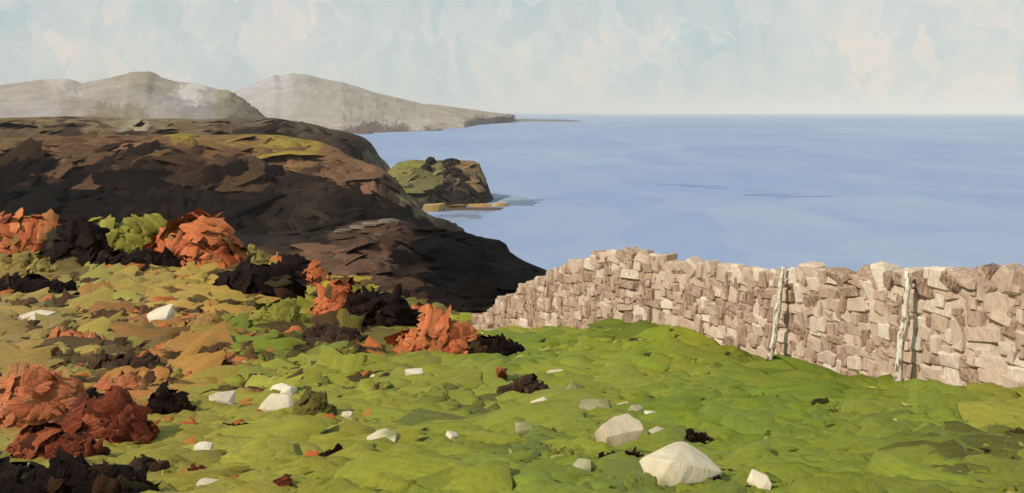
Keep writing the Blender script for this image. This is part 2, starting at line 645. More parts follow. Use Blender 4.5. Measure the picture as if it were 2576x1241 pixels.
HILL1 = [(640, 240, (180, 178, 175)), (700, 200, (186, 184, 180)), (760, 205, (180, 175, 165)), (820, 215, (178, 172, 160)), (700, 250, (182, 178, 172)), (800, 270, (180, 174, 160)), (900, 240, (180, 173, 158)),
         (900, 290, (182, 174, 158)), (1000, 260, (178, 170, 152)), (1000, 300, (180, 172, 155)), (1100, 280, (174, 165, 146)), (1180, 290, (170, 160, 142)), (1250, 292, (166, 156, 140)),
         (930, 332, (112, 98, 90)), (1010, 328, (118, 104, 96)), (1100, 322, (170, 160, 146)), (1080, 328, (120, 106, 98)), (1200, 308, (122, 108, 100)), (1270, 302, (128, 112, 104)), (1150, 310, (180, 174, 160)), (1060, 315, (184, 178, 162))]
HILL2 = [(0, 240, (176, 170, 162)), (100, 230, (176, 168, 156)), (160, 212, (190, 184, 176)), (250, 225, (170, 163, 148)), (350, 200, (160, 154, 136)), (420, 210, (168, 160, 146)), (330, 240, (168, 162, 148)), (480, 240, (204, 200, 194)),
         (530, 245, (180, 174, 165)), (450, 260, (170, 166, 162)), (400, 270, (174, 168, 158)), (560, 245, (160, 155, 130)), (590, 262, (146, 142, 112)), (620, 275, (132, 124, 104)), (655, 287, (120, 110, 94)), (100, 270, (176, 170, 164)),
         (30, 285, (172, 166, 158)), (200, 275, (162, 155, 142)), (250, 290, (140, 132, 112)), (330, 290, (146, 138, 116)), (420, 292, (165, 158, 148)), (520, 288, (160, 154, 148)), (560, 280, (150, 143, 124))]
MOOR = [(0, 305, (124, 114, 84)), (90, 312, (116, 100, 74)), (50, 338, (98, 80, 60)), (180, 330, (74, 56, 42)), (230, 318, (120, 106, 84)), (350, 334, (70, 52, 42)), (320, 318, (150, 142, 124)), (300, 305, (130, 120, 96)),
        (420, 315, (124, 112, 88)), (470, 330, (116, 96, 72)), (520, 308, (116, 106, 86)), (600, 308, (96, 84, 70)), (650, 300, (100, 92, 78)), (560, 330, (92, 74, 58)), (640, 330, (66, 50, 40)), (720, 325, (58, 44, 38)), (760, 318, (92, 80, 68)),
        (820, 335, (84, 70, 58)), (880, 352, (72, 58, 50)), (920, 372, (74, 60, 52)), (945, 395, (96, 86, 76)), (900, 390, (70, 54, 46)), (965, 430, (120, 116, 108)), (30, 355, (134, 126, 92)), (120, 355, (108, 86, 62)), (270, 345, (104, 84, 62)), (400, 350, (110, 88, 64))]
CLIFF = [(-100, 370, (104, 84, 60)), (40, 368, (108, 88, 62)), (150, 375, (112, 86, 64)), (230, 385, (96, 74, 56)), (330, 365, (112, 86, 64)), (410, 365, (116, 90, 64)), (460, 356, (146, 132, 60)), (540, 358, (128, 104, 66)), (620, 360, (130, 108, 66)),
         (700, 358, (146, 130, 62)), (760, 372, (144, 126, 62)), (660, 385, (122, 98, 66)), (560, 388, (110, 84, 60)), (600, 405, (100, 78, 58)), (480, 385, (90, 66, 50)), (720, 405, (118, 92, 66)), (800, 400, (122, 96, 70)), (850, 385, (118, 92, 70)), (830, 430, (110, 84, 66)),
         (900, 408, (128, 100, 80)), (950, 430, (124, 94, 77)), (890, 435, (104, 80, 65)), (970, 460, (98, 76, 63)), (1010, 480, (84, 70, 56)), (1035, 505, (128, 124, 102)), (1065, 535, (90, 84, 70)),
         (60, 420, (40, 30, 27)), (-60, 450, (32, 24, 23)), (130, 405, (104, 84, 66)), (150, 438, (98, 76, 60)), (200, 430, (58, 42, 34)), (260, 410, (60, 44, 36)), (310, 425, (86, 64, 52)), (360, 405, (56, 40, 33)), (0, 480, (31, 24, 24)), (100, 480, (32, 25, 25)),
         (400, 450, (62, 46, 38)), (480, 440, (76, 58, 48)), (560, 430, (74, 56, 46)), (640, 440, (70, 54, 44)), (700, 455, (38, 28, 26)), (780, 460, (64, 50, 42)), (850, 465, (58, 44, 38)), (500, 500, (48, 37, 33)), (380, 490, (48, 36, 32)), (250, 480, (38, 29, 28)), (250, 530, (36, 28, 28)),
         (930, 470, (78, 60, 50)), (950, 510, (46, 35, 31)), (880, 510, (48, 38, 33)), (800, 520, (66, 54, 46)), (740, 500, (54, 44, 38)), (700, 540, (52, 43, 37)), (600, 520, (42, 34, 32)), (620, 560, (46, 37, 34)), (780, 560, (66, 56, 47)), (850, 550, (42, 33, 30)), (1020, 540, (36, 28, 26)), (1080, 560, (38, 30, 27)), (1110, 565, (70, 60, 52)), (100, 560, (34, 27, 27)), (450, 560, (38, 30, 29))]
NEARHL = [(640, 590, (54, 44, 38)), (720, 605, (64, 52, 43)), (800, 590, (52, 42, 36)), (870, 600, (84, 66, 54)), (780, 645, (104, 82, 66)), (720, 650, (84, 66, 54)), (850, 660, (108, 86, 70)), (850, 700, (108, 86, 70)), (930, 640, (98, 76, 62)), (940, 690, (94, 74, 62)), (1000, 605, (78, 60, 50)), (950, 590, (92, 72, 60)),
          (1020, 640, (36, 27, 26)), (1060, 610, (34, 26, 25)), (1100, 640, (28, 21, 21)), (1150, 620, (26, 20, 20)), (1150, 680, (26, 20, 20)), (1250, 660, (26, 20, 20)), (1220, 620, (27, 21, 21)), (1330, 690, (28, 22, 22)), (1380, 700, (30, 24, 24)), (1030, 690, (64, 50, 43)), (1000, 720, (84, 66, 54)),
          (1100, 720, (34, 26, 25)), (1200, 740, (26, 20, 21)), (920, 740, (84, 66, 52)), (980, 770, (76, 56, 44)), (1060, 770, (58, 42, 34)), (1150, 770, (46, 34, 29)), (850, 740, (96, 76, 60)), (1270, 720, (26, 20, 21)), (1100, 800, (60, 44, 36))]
PROM = [(990, 425, (152, 152, 92)), (1020, 410, (150, 150, 84)), (1050, 420, (142, 144, 84)), (1010, 450, (140, 138, 86)), (1060, 450, (146, 142, 96)), (1040, 470, (140, 136, 92)), (1090, 430, (128, 124, 84)), (1100, 450, (134, 126, 92)),
        (1120, 415, (96, 82, 66)), (1130, 440, (88, 76, 64)), (1160, 420, (146, 126, 94)), (1190, 430, (152, 132, 100)), (1190, 450, (150, 130, 102)), (1150, 455, (116, 102, 84)), (1120, 462, (140, 130, 104)),
        (1060, 490, (88, 82, 76)), (1100, 480, (74, 66, 62)), (1140, 485, (62, 55, 53)), (1180, 480, (56, 49, 48)), (1215, 485, (58, 51, 50)), (1100, 505, (70, 64, 60)), (1170, 505, (58, 52, 52)), (1225, 497, (80, 74, 72))]



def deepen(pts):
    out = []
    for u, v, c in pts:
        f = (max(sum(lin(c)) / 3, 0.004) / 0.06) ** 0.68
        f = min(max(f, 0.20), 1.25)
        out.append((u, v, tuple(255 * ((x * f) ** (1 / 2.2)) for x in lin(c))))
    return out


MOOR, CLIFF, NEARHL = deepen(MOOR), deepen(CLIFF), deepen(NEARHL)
# far hills beyond the bay; both ranges have haze painted into their pale colours
landform('far_hills', [
    [(440, 244, 4400), (520, 240, 4400), (580, 234, 4300), (620, 220, 4250), (660, 203, 4200), (690, 189, 4200), (706, 191, 4200), (735, 184, 4200), (770, 187, 4200), (800, 194, 4200), (860, 207, 4200), (950, 234, 4300), (1060, 260, 4500), (1130, 268, 4700), (1200, 277, 5000), (1290, 289, 5400)],
    [(440, 300, 2900), (700, 300, 2900), (860, 310, 2900), (1000, 312, 3300), (1130, 304, 3700), (1210, 297, 4400), (1293, 293, 5300)],
    [(440, 336, 2500), (700, 336, 2500), (860, 338, 2450), (930, 338, 2450), (1010, 333, 2700), (1100, 329, 2950), (1165, 322, 3450), (1215, 313, 4500), (1296, 306, 5800)]],
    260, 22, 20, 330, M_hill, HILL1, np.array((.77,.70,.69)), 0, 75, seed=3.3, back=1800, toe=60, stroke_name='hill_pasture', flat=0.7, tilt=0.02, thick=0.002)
landform('near_hills', [
    [(-900, 240, 2300), (-300, 225, 2200), (-50, 216, 2200), (0, 214, 2200), (90, 204, 2200), (165, 201, 2200), (205, 211, 2200), (240, 204, 2200), (290, 193, 2200), (318, 187, 2200), (326, 181, 2200), (375, 180, 2200), (392, 190, 2200), (440, 205, 2150), (500, 212, 2100), (560, 228, 2000), (575, 229, 1990), (605, 250, 1950), (640, 276, 1900), (675, 297, 1850), (720, 330, 1800)],
    [(-900, 330, 1200), (0, 330, 1200), (300, 330, 1200), (500, 330, 1250), (640, 335, 1400), (725, 360, 1500)]],
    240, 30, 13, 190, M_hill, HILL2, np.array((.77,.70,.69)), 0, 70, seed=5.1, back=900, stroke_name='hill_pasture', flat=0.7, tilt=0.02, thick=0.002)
# low spit running out to sea
landform('sand_spit', [
    [(1290, 299, 6600), (1340, 300, 6500), (1400, 301, 6400), (1435, 302, 6300), (1470, 305, 6200), (1530, 306.5, 6100)],
    [(1285, 306, 5800), (1340, 306.5, 5700), (1400, 306.5, 5690), (1435, 306.5, 5680), (1470, 307, 5660), (1530, 308, 5640)]],
    60, 4, 3, 200, M_hill, [(1300, 302, (150, 138, 130)), (1360, 304, (160, 152, 156)), (1420, 305, (140, 134, 140)), (1500, 307, (165, 166, 180))], 0.5, 30, 28, seed=2.0, back=100, toe=20, stroke_name='shore_patch', flat=1, tilt=0.1)
landform('moor', [
    [(-900, 300, 820), (-300, 300, 800), (0, 297, 800), (200, 293, 800), (500, 300, 780), (620, 299, 770), (690, 297, 760), (760, 306, 750), (810, 317, 740), (870, 330, 730), (915, 343, 720), (937, 365, 715), (955, 395, 712), (968, 419, 710), (985, 475, 705)],
    [(-900, 390, 520), (-300, 392, 520), (0, 392, 520), (300, 392, 520), (600, 380, 520), (800, 380, 540), (880, 392, 600), (930, 412, 650), (955, 440, 690), (975, 480, 700)]],
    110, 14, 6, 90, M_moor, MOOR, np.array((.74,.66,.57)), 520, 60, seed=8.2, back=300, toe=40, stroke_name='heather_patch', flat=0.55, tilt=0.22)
prom, prom_bvh = landform('headland', [
    [(940, 470, 640), (975, 432, 640), (1000, 409, 640), (1040, 402, 640), (1080, 404, 635), (1130, 403, 630), (1190, 405, 625), (1206, 412, 622), (1220, 445, 618), (1236, 490, 615), (1240, 503, 614)],
    [(940, 490, 560), (985, 484, 565), (1030, 474, 570), (1060, 472, 575), (1100, 470, 580), (1140, 460, 585), (1180, 456, 590), (1205, 456, 594), (1218, 464, 598), (1234, 493, 606), (1240, 505, 608)],
    [(940, 528, 548), (1000, 524, 552), (1060, 522, 556), (1100, 520, 562), (1150, 517, 568), (1200, 512, 575), (1215, 508, 582), (1234, 504, 592), (1240, 509, 602)]],
    90, 10, 2.2, 30, M_cliff, PROM, np.array((.66,.58,.50)), 240, 38, seed=4.4, back=60, toe=8, stroke_name='cliff_face', flat=0.3, tilt=0.2)
landform('cliffs', [
    [(-900, 340, 560), (-300, 345, 520), (0, 345, 500), (300, 343, 490), (500, 338, 480), (700, 340, 465), (800, 355, 450), (845, 372, 440), (892, 400, 430), (940, 415, 420), (972, 428, 410), (1012, 469, 400), (1040, 500, 393), (1068, 530, 388), (1113, 551, 380), (1143, 583, 372), (1200, 660, 365)],
    [(-900, 400, 430), (-300, 395, 420), (0, 385, 410), (200, 398, 405), (400, 378, 400), (520, 402, 396), (690, 432, 390), (800, 440, 385), (888, 446, 380), (940, 460, 376), (975, 490, 372), (1020, 530, 366), (1060, 556, 364), (1100, 574, 362), (1135, 602, 360), (1190, 670, 358)],
    [(-900, 600, 350), (-300, 600, 345), (0, 600, 340), (300, 600, 335), (600, 610, 330), (800, 620, 325), (950, 630, 320), (1050, 640, 318), (1130, 650, 316), (1190, 690, 315)]],
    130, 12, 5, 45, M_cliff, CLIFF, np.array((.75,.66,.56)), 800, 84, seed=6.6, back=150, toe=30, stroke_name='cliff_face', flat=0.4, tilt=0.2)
near_hl, near_bvh = landform('near_headland', [
    [(-900, 620, 260), (-200, 605, 250), (300, 590, 240), (600, 588, 225), (760, 590, 210), (850, 578, 200), (920, 563, 196), (990, 553, 192), (1060, 562, 188), (1130, 577, 184), (1165, 585, 182), (1225, 601, 178), (1295, 645, 172), (1345, 670, 168), (1400, 692, 164), (1480, 740, 158)],
    [(-900, 700, 190), (-200, 690, 180), (300, 660, 170), (600, 640, 165), (800, 625, 160), (900, 620, 156), (1000, 625, 152), (1100, 650, 148), (1200, 690, 142), (1300, 720, 138), (1400, 745, 134), (1480, 780, 130)],
    [(-900, 900, 110), (300, 880, 108), (800, 860, 104), (1000, 850, 102), (1200, 850, 100), (1400, 860, 98), (1480, 880, 96)]],
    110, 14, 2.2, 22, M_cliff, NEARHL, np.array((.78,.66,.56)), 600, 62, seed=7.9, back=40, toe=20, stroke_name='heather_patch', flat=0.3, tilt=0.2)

# ------------------------------------------------------------------ the grassy hillside
WALL = [  # picture column, foot row, top row, depth
    (6029, 1398, 718, 4.0), (3900, 1157, 704, 6.0), (2900, 1030, 722, 8.0), (2576, 1000, 712, 8.9), (2400, 992, 706, 9.6), (2200, 965, 704, 10.8), (2080, 940, 700, 11.7), (1960, 906, 702, 12.6), (1850, 880, 700, 13.4), (1760, 856, 684, 14.1),
    (1680, 836, 660, 14.8), (1580, 824, 642, 15.6), (1500, 838, 652, 16.6), (1400, 840, 692, 18.0), (1290, 837, 742, 19.8), (1235, 834, 786, 20.8), (1198, 832, 812, 21.5)]
GP = []
for (u, v, D) in [(-400, 1300, 4.0), (0, 1241, 4.3), (640, 1241, 4.3), (1288, 1241, 4.3), (1900, 1241, 4.3), (2576, 1241, 4.3), (3000, 1241, 4.4),
                  (0, 1110, 6.0), (640, 1110, 6.0), (1288, 1110, 6.0), (1900, 1110, 6.0), (2576, 1110, 6.2),
                  (0, 1000, 8.4), (500, 1000, 8.8), (1000, 1000, 8.9), (1500, 1000, 8.8), (2000, 1000, 8.6),
                  (-300, 850, 14), (0, 850, 14), (300, 850, 14), (650, 880, 13), (900, 880, 14.2), (1150, 900, 13.8), (1400, 900, 13.2), (1700, 900, 12.4),
                  (-600, 690, 27), (0, 700, 25), (300, 700, 25), (620, 692, 27), (700, 790, 20), (800, 762, 24), (1000, 832, 20), (-300, 660, 29), (100, 655, 29), (450, 655, 29)]:
    GP.append(at(u, v, D))
for u, v, _, D in WALL:
    GP.append(at(u, v, D))
for x in (-14, -5, 0, 5, 14):
    GP.append(Vector((x, 0.5, CAMZ - 1.45)))
    GP.append(Vector((x, -8, CAMZ - 0.6)))
GP += [Vector((12, 5, CAMZ - 2.0)), Vector((12, 8, CAMZ - 2.6)), Vector((-14, 6, CAMZ - 2.1)), Vector((-22, 14, CAMZ - 3.4)), Vector((-25, 26, CAMZ - 5))]
GX = np.array([[p.x, p.y] for p in GP])
GZ = np.array([p.z for p in GP])


def tps_fit(X, Z, lam=0.02):
    n = len(X)
    d = np.linalg.norm(X[:, None] - X[None], axis=2)
    Km = np.where(d > 0, d * d * np.log(d + 1e-12), 0) + lam * np.eye(n)
    Pm = np.hstack([np.ones((n, 1)), X])
    A_ = np.block([[Km, Pm], [Pm.T, np.zeros((3, 3))]])
    return np.linalg.solve(A_, np.concatenate([Z, np.zeros(3)]))


TW = tps_fit(GX, GZ)


def tps(Q):
    d = np.linalg.norm(Q[:, None] - GX[None], axis=2)
    return np.where(d > 0, d * d * np.log(d + 1e-12), 0) @ TW[:-3] + TW[-3] + Q @ TW[-2:]


WX = np.array([[at(u, v, D).x, D] for u, v, _, D in WALL])[::-1]
BX = np.concatenate([[-60, -20, -6, -2.0], WX[:, 0], [20, 60]])
BY = np.concatenate([[36, 31, 28, 24], WX[:, 1] + 1.3, [3.0, 3.0]])
_o = np.argsort(BX)
BX, BY = BX[_o], BY[_o]


def ground_z(X, Y):
    X, Y = np.asarray(X, float), np.asarray(Y, float)
    yb = np.interp(X, BX, BY)
    d = np.maximum(Y - yb, 0)
    Q = np.stack([np.clip(X, -24, 13), np.clip(np.minimum(Y, yb), -8, 32)], 1)
    z = tps(Q)
    nz = np.array([mnoise.noise(Vector((a * 0.9, b * 0.9, 3))) * 0.02 + mnoise.noise(Vector((a * 0.3, b * 0.3, 7))) * 0.04 for a, b in zip(X, Y)])
    z = z + nz * np.clip(Y / 5.0, 0, 1)
    return z - 0.95 * d * d / (d + 3.0)


xs = np.concatenate([np.arange(-70, -24, 2.0), np.arange(-24, 12, 0.3), np.arange(12, 72, 2.0)])
ys = np.concatenate([np.arange(-14, 2, 1.0), np.arange(2, 34, 0.3), np.arange(34, 100, 2.0)])
X, Y = np.meshgrid(xs, ys)
Z = ground_z(X.ravel(), Y.ravel())
GV = np.stack([X.ravel(), Y.ravel(), Z], 1)
nx = len(xs)
GF = np.array([[j * nx + i, j * nx + i + 1, (j + 1) * nx + i + 1, (j + 1) * nx + i] for j in range(len(ys) - 1) for i in range(nx - 1)], np.int32)

GRASS = [(1450, 900, (136, 152, 56)), (1600, 860, (134, 156, 52)), (1700, 920, (134, 146, 52)), (1500, 960, (140, 152, 58)), (1800, 1000, (130, 146, 54)), (1950, 950, (122, 140, 50)), (2100, 1020, (122, 142, 50)), (2250, 1050, (128, 144, 54)), (2400, 1050, (128, 146, 54)), (2540, 1030, (146, 150, 66)),
         (1850, 1080, (122, 142, 50)), (1800, 1180, (132, 148, 58)), (2000, 1200, (130, 146, 56)), (2150, 1130, (124, 140, 54)), (2350, 1180, (130, 146, 56)), (2500, 1220, (126, 138, 54)), (1500, 1120, (134, 148, 58)), (1400, 1200, (128, 146, 58)), (1550, 1210, (124, 142, 62)),
         (1200, 960, (142, 154, 64)), (1100, 940, (142, 152, 62)), (1000, 980, (142, 152, 66)), (1250, 1080, (136, 150, 60)), (1100, 1100, (138, 150, 60)), (1000, 1180, (138, 150, 58)), (1200, 1200, (134, 150, 60)), (900, 1080, (146, 152, 64)), (900, 1200, (142, 150, 58)),
         (900, 950, (138, 148, 64)), (800, 960, (142, 150, 66)), (680, 960, (150, 158, 72)), (560, 980, (146, 152, 68)), (620, 1040, (156, 160, 72)), (560, 1120, (156, 160, 74)), (720, 1130, (152, 156, 66)), (640, 1200, (150, 154, 68)), (760, 1210, (148, 152, 62)), (450, 1100, (150, 148, 70)), (420, 1210, (144, 142, 68)),
         (1150, 1030, (98, 108, 54)), (1180, 1060, (102, 114, 56)), (1290, 1120, (108, 124, 62)), (2450, 1190, (92, 98, 42)), (1640, 1240, (112, 128, 66)), (2330, 1110, (112, 126, 50)), (700, 900, (112, 128, 48)), (620, 870, (118, 136, 50)), (780, 910, (116, 132, 50)), (1330, 880, (112, 132, 50)), (1240, 910, (116, 136, 52)),
         (2000, 920, (92, 116, 44)), (1560, 845, (98, 116, 44)), (1900, 1040, (112, 136, 48)), (1720, 1010, (118, 140, 48)),
         (100, 715, (158, 146, 92)), (220, 740, (150, 152, 88)), (330, 720, (158, 146, 88)), (430, 740, (172, 152, 92)), (540, 690, (168, 152, 84)), (480, 700, (166, 148, 84)), (600, 665, (158, 136, 80)), (650, 690, (156, 142, 78)), (700, 790, (162, 154, 68)), (640, 770, (160, 148, 70)), (620, 825, (112, 128, 46)), (760, 830, (124, 128, 50)), (520, 820, (170, 138, 78)), (560, 850, (152, 140, 68)),
         (300, 790, (152, 114, 74)), (330, 815, (140, 104, 70)), (420, 770, (178, 154, 96)), (210, 790, (156, 142, 88)), (60, 770, (156, 140, 94)), (40, 850, (146, 132, 92)), (130, 890, (150, 142, 88)), (250, 880, (158, 148, 82)), (390, 850, (176, 116, 76)), (470, 860, (168, 124, 76)), (520, 900, (150, 120, 70)), (440, 920, (170, 132, 78)), (450, 970, (166, 138, 80)), (350, 965, (176, 126, 80)), (250, 960, (170, 142, 82)), (180, 930, (150, 142, 86)), (60, 930, (158, 136, 88)), (560, 930, (170, 110, 72)), (600, 940, (144, 146, 64)),
         (850, 870, (132, 128, 58)), (950, 870, (98, 92, 44)), (800, 860, (86, 66, 40)), (700, 855, (104, 96, 44)), (1010, 900, (126, 130, 56)), (380, 1040, (152, 140, 74)), (330, 870, (110, 96, 60)), (280, 910, (84, 70, 52)), (740, 860, (64, 48, 32)), (1290, 850, (150, 160, 60)), (150, 690, (104, 92, 62)), (30, 650, (130, 116, 74)), (40, 700, (138, 122, 78))]
KG = np.array((0.83, 0.70, 0.47))
gu, gv, gd = project(GV)
gc1, _ = pick_colours(np.clip(gu, -60, 2640), np.clip(gv, 640, 1241), GRASS, 10)
gme = mesh_np('ground', GV, GF, (M_turf,))
set_col(gme, gc1 * KG * 0.85)
set_uv(gme, GV[:, :2] * 1.3)
ground = tag(link('ground', gme), kind='structure')
GBVH = BVHTree.FromPolygons([Vector(q) for q in GV], [list(map(int, f)) for f in GF])
CAMP = Vector((0, 0, CAMZ))


def on_ground(u, v):
    for k in range(30):                 # a foot hidden behind the brow is set on the brow itself
        h, n, _, _ = GBVH.ray_cast(CAMP, ray(u, v + k * 3).normalized())
        if h is not None and h.y < 36:
            break
    return h, n


def gz(x, y):
    h, n, _, _ = GBVH.ray_cast(Vector((x, y, CAMZ + 50)), Vector((0, 0, -1)))
    return h, n


def grass_strokes(nd):
    P, N, T, L, W, UU, VV = [], [], [], [], [], [], []
    for i in range(nd):
        if i % 5:
            u, v = random.uniform(-220, 2800), random.uniform(640, 1330)
            h, n = on_ground(u, v)
        else:
            h, n = gz(random.uniform(-24, 11), random.uniform(1.5, 31))
        if h is None or h.y > np.interp(h.x, BX, BY) + (2.5 if h.x < -1.5 else -1.45) or h.y < 1.5:
            continue
        if n.z < 0:
            n = -n
        uv_ = project(np.array(h))
        left = uv_[0] < 950 and uv_[1] < 1000
        px = (66 if left else 96) * random.lognormvariate(0, 0.5) * h.y / FPX
        px = min(px, 1.1)
        a = random.gauss(0.15, 0.7)
        tv = Vector((math.cos(a), math.sin(a) * 0.8, random.uniform(-.12, .12)))
        tl = random.uniform(0.1, 0.9) if left else random.uniform(0.27, 0.38)
        n = (n + Vector((random.gauss(-.05, .2 if left else .055), -tl, 0))).normalized()
        P.append(h + n * random.uniform(-0.004, 0.03))
        N.append(n)
        T.append(tv)
        L.append(px)
        W.append(px * random.uniform(0.45, 0.9))
        UU.append(uv_[0])
        VV.append(uv_[1])
    c1, c2 = pick_colours(np.clip(UU, -60, 2640), np.clip(VV, 640, 1241), GRASS, 30, cj=0.07)
    L = np.array(L)
    me = strokes_mesh('grass', P, T, N, L, W, c1 * KG, c2 * KG, np.minimum(L * 0.055, 0.028) * RNG.uniform(0.5, 1.2, len(L)), M_turf, bend=0.12, jag=0.22)
    tag(link('grass', me), kind='stuff')


grass_strokes(6500)


def turf_marks(nd, name, lo, hi, wf, tint, fmin=0.35, ur=(-100, 2680), vmax=1300):
    """small flecks: short tufts, or thin blades and painted pale glints in the turf"""
    P, N, T, L, W, UU, VV = [], [], [], [], [], [], []
    for i in range(nd):
        u, v = random.uniform(*ur), random.uniform(680, vmax)
        h, n = on_ground(u, v)
        if h is None or h.y > np.interp(h.x, BX, BY) + (1.5 if h.x < -1.5 else -1.45):
            continue
        n = n if n.z > 0 else -n
        px = random.uniform(lo, hi) * h.y / FPX
        a = random.uniform(-1.4, 1.4)
        n = (n + Vector((random.gauss(0, .3), -random.uniform(0.2, 1.0), 0))).normalized()
        P.append(h + n * (0.028 + 0.0015 * h.y))
        N.append(n)
        T.append(Vector((math.cos(a), math.sin(a) * 0.5, math.sin(a) * 0.8)))
        L.append(px)
        W.append(max(px * random.uniform(*wf), 0.006))
        UU.append(u)
        VV.append(v)
    c1, c2 = pick_colours(np.clip(UU, -60, 2640), np.clip(VV, 640, 1241), GRASS, 60, cj=0.16)
    if tint is not None:
        f = RNG.uniform(fmin, 1.0, (len(P), 1))
        c1 = c1 * (1 - f) + np.array(lin(tint)) * f
        c2 = c2 * (1 - f) + np.array(lin(tint)) * f
    L = np.array(L)
    me = strokes_mesh(name, P, T, N, L, W, c1 * KG, c2 * KG, L * 0.05, M_turf, bend=0.2, jag=0.25)
    tag(link(name, me), kind='stuff')


turf_marks(1500, 'grass', 12, 34, (0.4, 0.8), None)
turf_marks(420, 'dead_bracken', 26, 90, (0.3, 0.7), (70, 50, 34), 0.75, (-60, 960), 1010)
turf_marks(170, 'dead_bracken', 20, 80, (0.3, 0.7), (190, 108, 66), 0.6, (-60, 960), 1240)
turf_marks(70, 'stone_chips', 8, 24, (0.5, 0.9), (232, 220, 194), 0.85)
turf_marks(2600, 'grass_blades', 9, 30, (0.05, 0.14), None)
turf_marks(420, 'pale_glints', 12, 44, (0.06, 0.22), (206, 206, 140))  # pale streaks painted as glints along the ridges of the turf
turf_marks(420, 'dead_grass', 14, 56, (0.06, 0.4), (58, 48, 26))

# ------------------------------------------------------------------ dry stone wall


def chunk(seed, sx=1, sy=1, sz=1, rough=0.16, chamfer=0.16):
    """a squared-off rough stone: chamfered block with every corner knocked about"""
    r = random.Random(seed)
    bm = bmesh.new()
    bmesh.ops.create_cube(bm, size=1)
    for v in bm.verts:
        v.co += Vector((r.uniform(-1, 1), r.uniform(-1, 1), r.uniform(-1, 1))) * rough
    bmesh.ops.bevel(bm, geom=bm.edges[:], offset=chamfer * r.uniform(0.6, 1.1), segments=1, affect='EDGES', profile=0.6)
    for v in bm.verts:
        v.co += Vector((r.uniform(-1, 1), r.uniform(-1, 1), r.uniform(-1, 1))) * rough * 0.18
        v.co = Vector((v.co.x * sx, v.co.y * sy, v.co.z * sz))
    me = bpy.data.meshes.new('stone')
    bm.to_mesh(me)
    bm.free()
    return me


STONES = []
for i in range(26):
    me = chunk(100 + i, rough=0.13)
    me.materials.append(M_wall)
    STONES.append(me)

wp = np.array([[*at(u, vf, D), (vf - vt) * D / FPX] for u, vf, vt, D in WALL])
ws = np.concatenate([[0], np.cumsum(np.linalg.norm(np.diff(wp[:, :2], axis=0), axis=1))])


def wall_at(s):
    p = np.array([np.interp(s, ws, wp[:, k]) for k in range(4)])
    a = np.array([np.interp(s - 0.5, ws, wp[:, k]) for k in range(2)])
    b = np.array([np.interp(s + 0.5, ws, wp[:, k]) for k in range(2)])
    t = (b - a) / max(np.linalg.norm(b - a), 1e-6)
    return Vector(p[:3]), p[3], Vector((t[0], t[1], 0))


wall = tag(empty('dry_stone_wall', Vector(wp[8, :3])), 'long pale dry stone wall running over the hump beside the grass', 'wall')
WR = Vector(wp[8, :3])
wrand = random.Random(5)
# hearting: the packed small stuff behind the face stones
sv, sf = [], []
SN = 90
for i in range(SN):
    p, h, t = wall_at(ws[-1] * i / (SN - 1))
    nrm = Vector((-t.y, t.x, 0))      # towards the far side after flipping below
    if nrm.y < 0:
        nrm = -nrm
    for d, z in ((0.012, -0.25), (0.012 + wrand.uniform(-.01, .01), max(h * 0.93, 0.05)), (0.42, max(h * 0.9, 0.05)), (0.45, -0.6)):
        sv.append(tuple(p + nrm * d + Vector((0, 0, z + wrand.uniform(-.015, .015))) - WR))
for i in range(SN - 1):
    for k in range(3):
        a = i * 4 + k
        sf.append((a, a + 1, a + 5, a + 4))
cme = bpy.data.meshes.new('hearting')
cme.from_pydata(sv, [], sf)
cme.materials.append(M_core)
link('hearting', cme, wall)

stones = []   # (pos, tangent, size, lean)
course = 0
zc = 0.0
for layer in range(14):
    hh = wrand.uniform(0.11, 0.19)
    s = wrand.uniform(-0.2, 0.0)
    while s < ws[-1]:
        wd = wrand.choice((0.14, 0.18, 0.22, 0.26, 0.32, 0.42)) * wrand.uniform(0.85, 1.15)
        if wrand.random() < 0.2:
            wd *= 0.6
        p, h, t = wall_at(s + wd / 2)
        zt = zc + wrand.uniform(-0.02, 0.02)
        if zt + hh * 0.5 < h + 0.02:
            tall = wrand.random() < 0.3
            stones.append((p + Vector((0, 0, zt + hh / 2 + (0.05 if tall else 0))), t, (wd * (0.85 if tall else 1.06), wrand.uniform(0.2, 0.3), hh * (wrand.uniform(1.4, 1.9) if tall else wrand.uniform(0.9, 1.3))), wrand.gauss(0, 0.12), False, zt + hh > h - 0.10))
        s += wd
    zc += hh * 0.97
# cope stones on top, leaning
s = 0.1
while s < ws[-1] - 0.2:
    p, h, t = wall_at(s)
    wd = wrand.uniform(0.16, 0.40)
    hh = wrand.uniform(0.12, 0.27) * (0.6 if h < 0.9 else 1)
    stones.append((p + Vector((0, 0, h + hh * 0.12 + wrand.uniform(-.03, .02))), t, (wd, 0.3, hh), wrand.gauss(-0.1, 0.4), True, True))
    s += wd * wrand.uniform(0.75, 1.15)
# small pinning stones near the foot and the tumbled end
for i in range(330):
    s = ws[-1] * wrand.random() ** 0.6
    p, h, t = wall_at(s)
    z = wrand.uniform(0.02, max(h, 0.1))
    q = wrand.uniform(0.04, 0.12)
    stones.append((p + Vector((0, 0, z)), t, (q, 0.2 + 0.05 * wrand.random(), q * wrand.uniform(.5, 2.0)), wrand.gauss(0, .2), False, False))
for i in range(16):
    p, h, t = wall_at(ws[-1] - wrand.uniform(-0.9, 1.2))
    q = wrand.uniform(0.12, 0.26)
    stones.append((p + Vector((wrand.uniform(-.3, .25), wrand.uniform(-.4, .2), wrand.uniform(0.0, 0.14))), t, (q, q, q * .8), wrand.gauss(0, .4), False, False))


def psize(st):
    u, v, D = project(np.array(st[0]))
    vis = -300 < u < 2600
    return (st[2][0] * st[2][2]) / D ** 2 * (1 if vis and u < 2600 else 0.01)


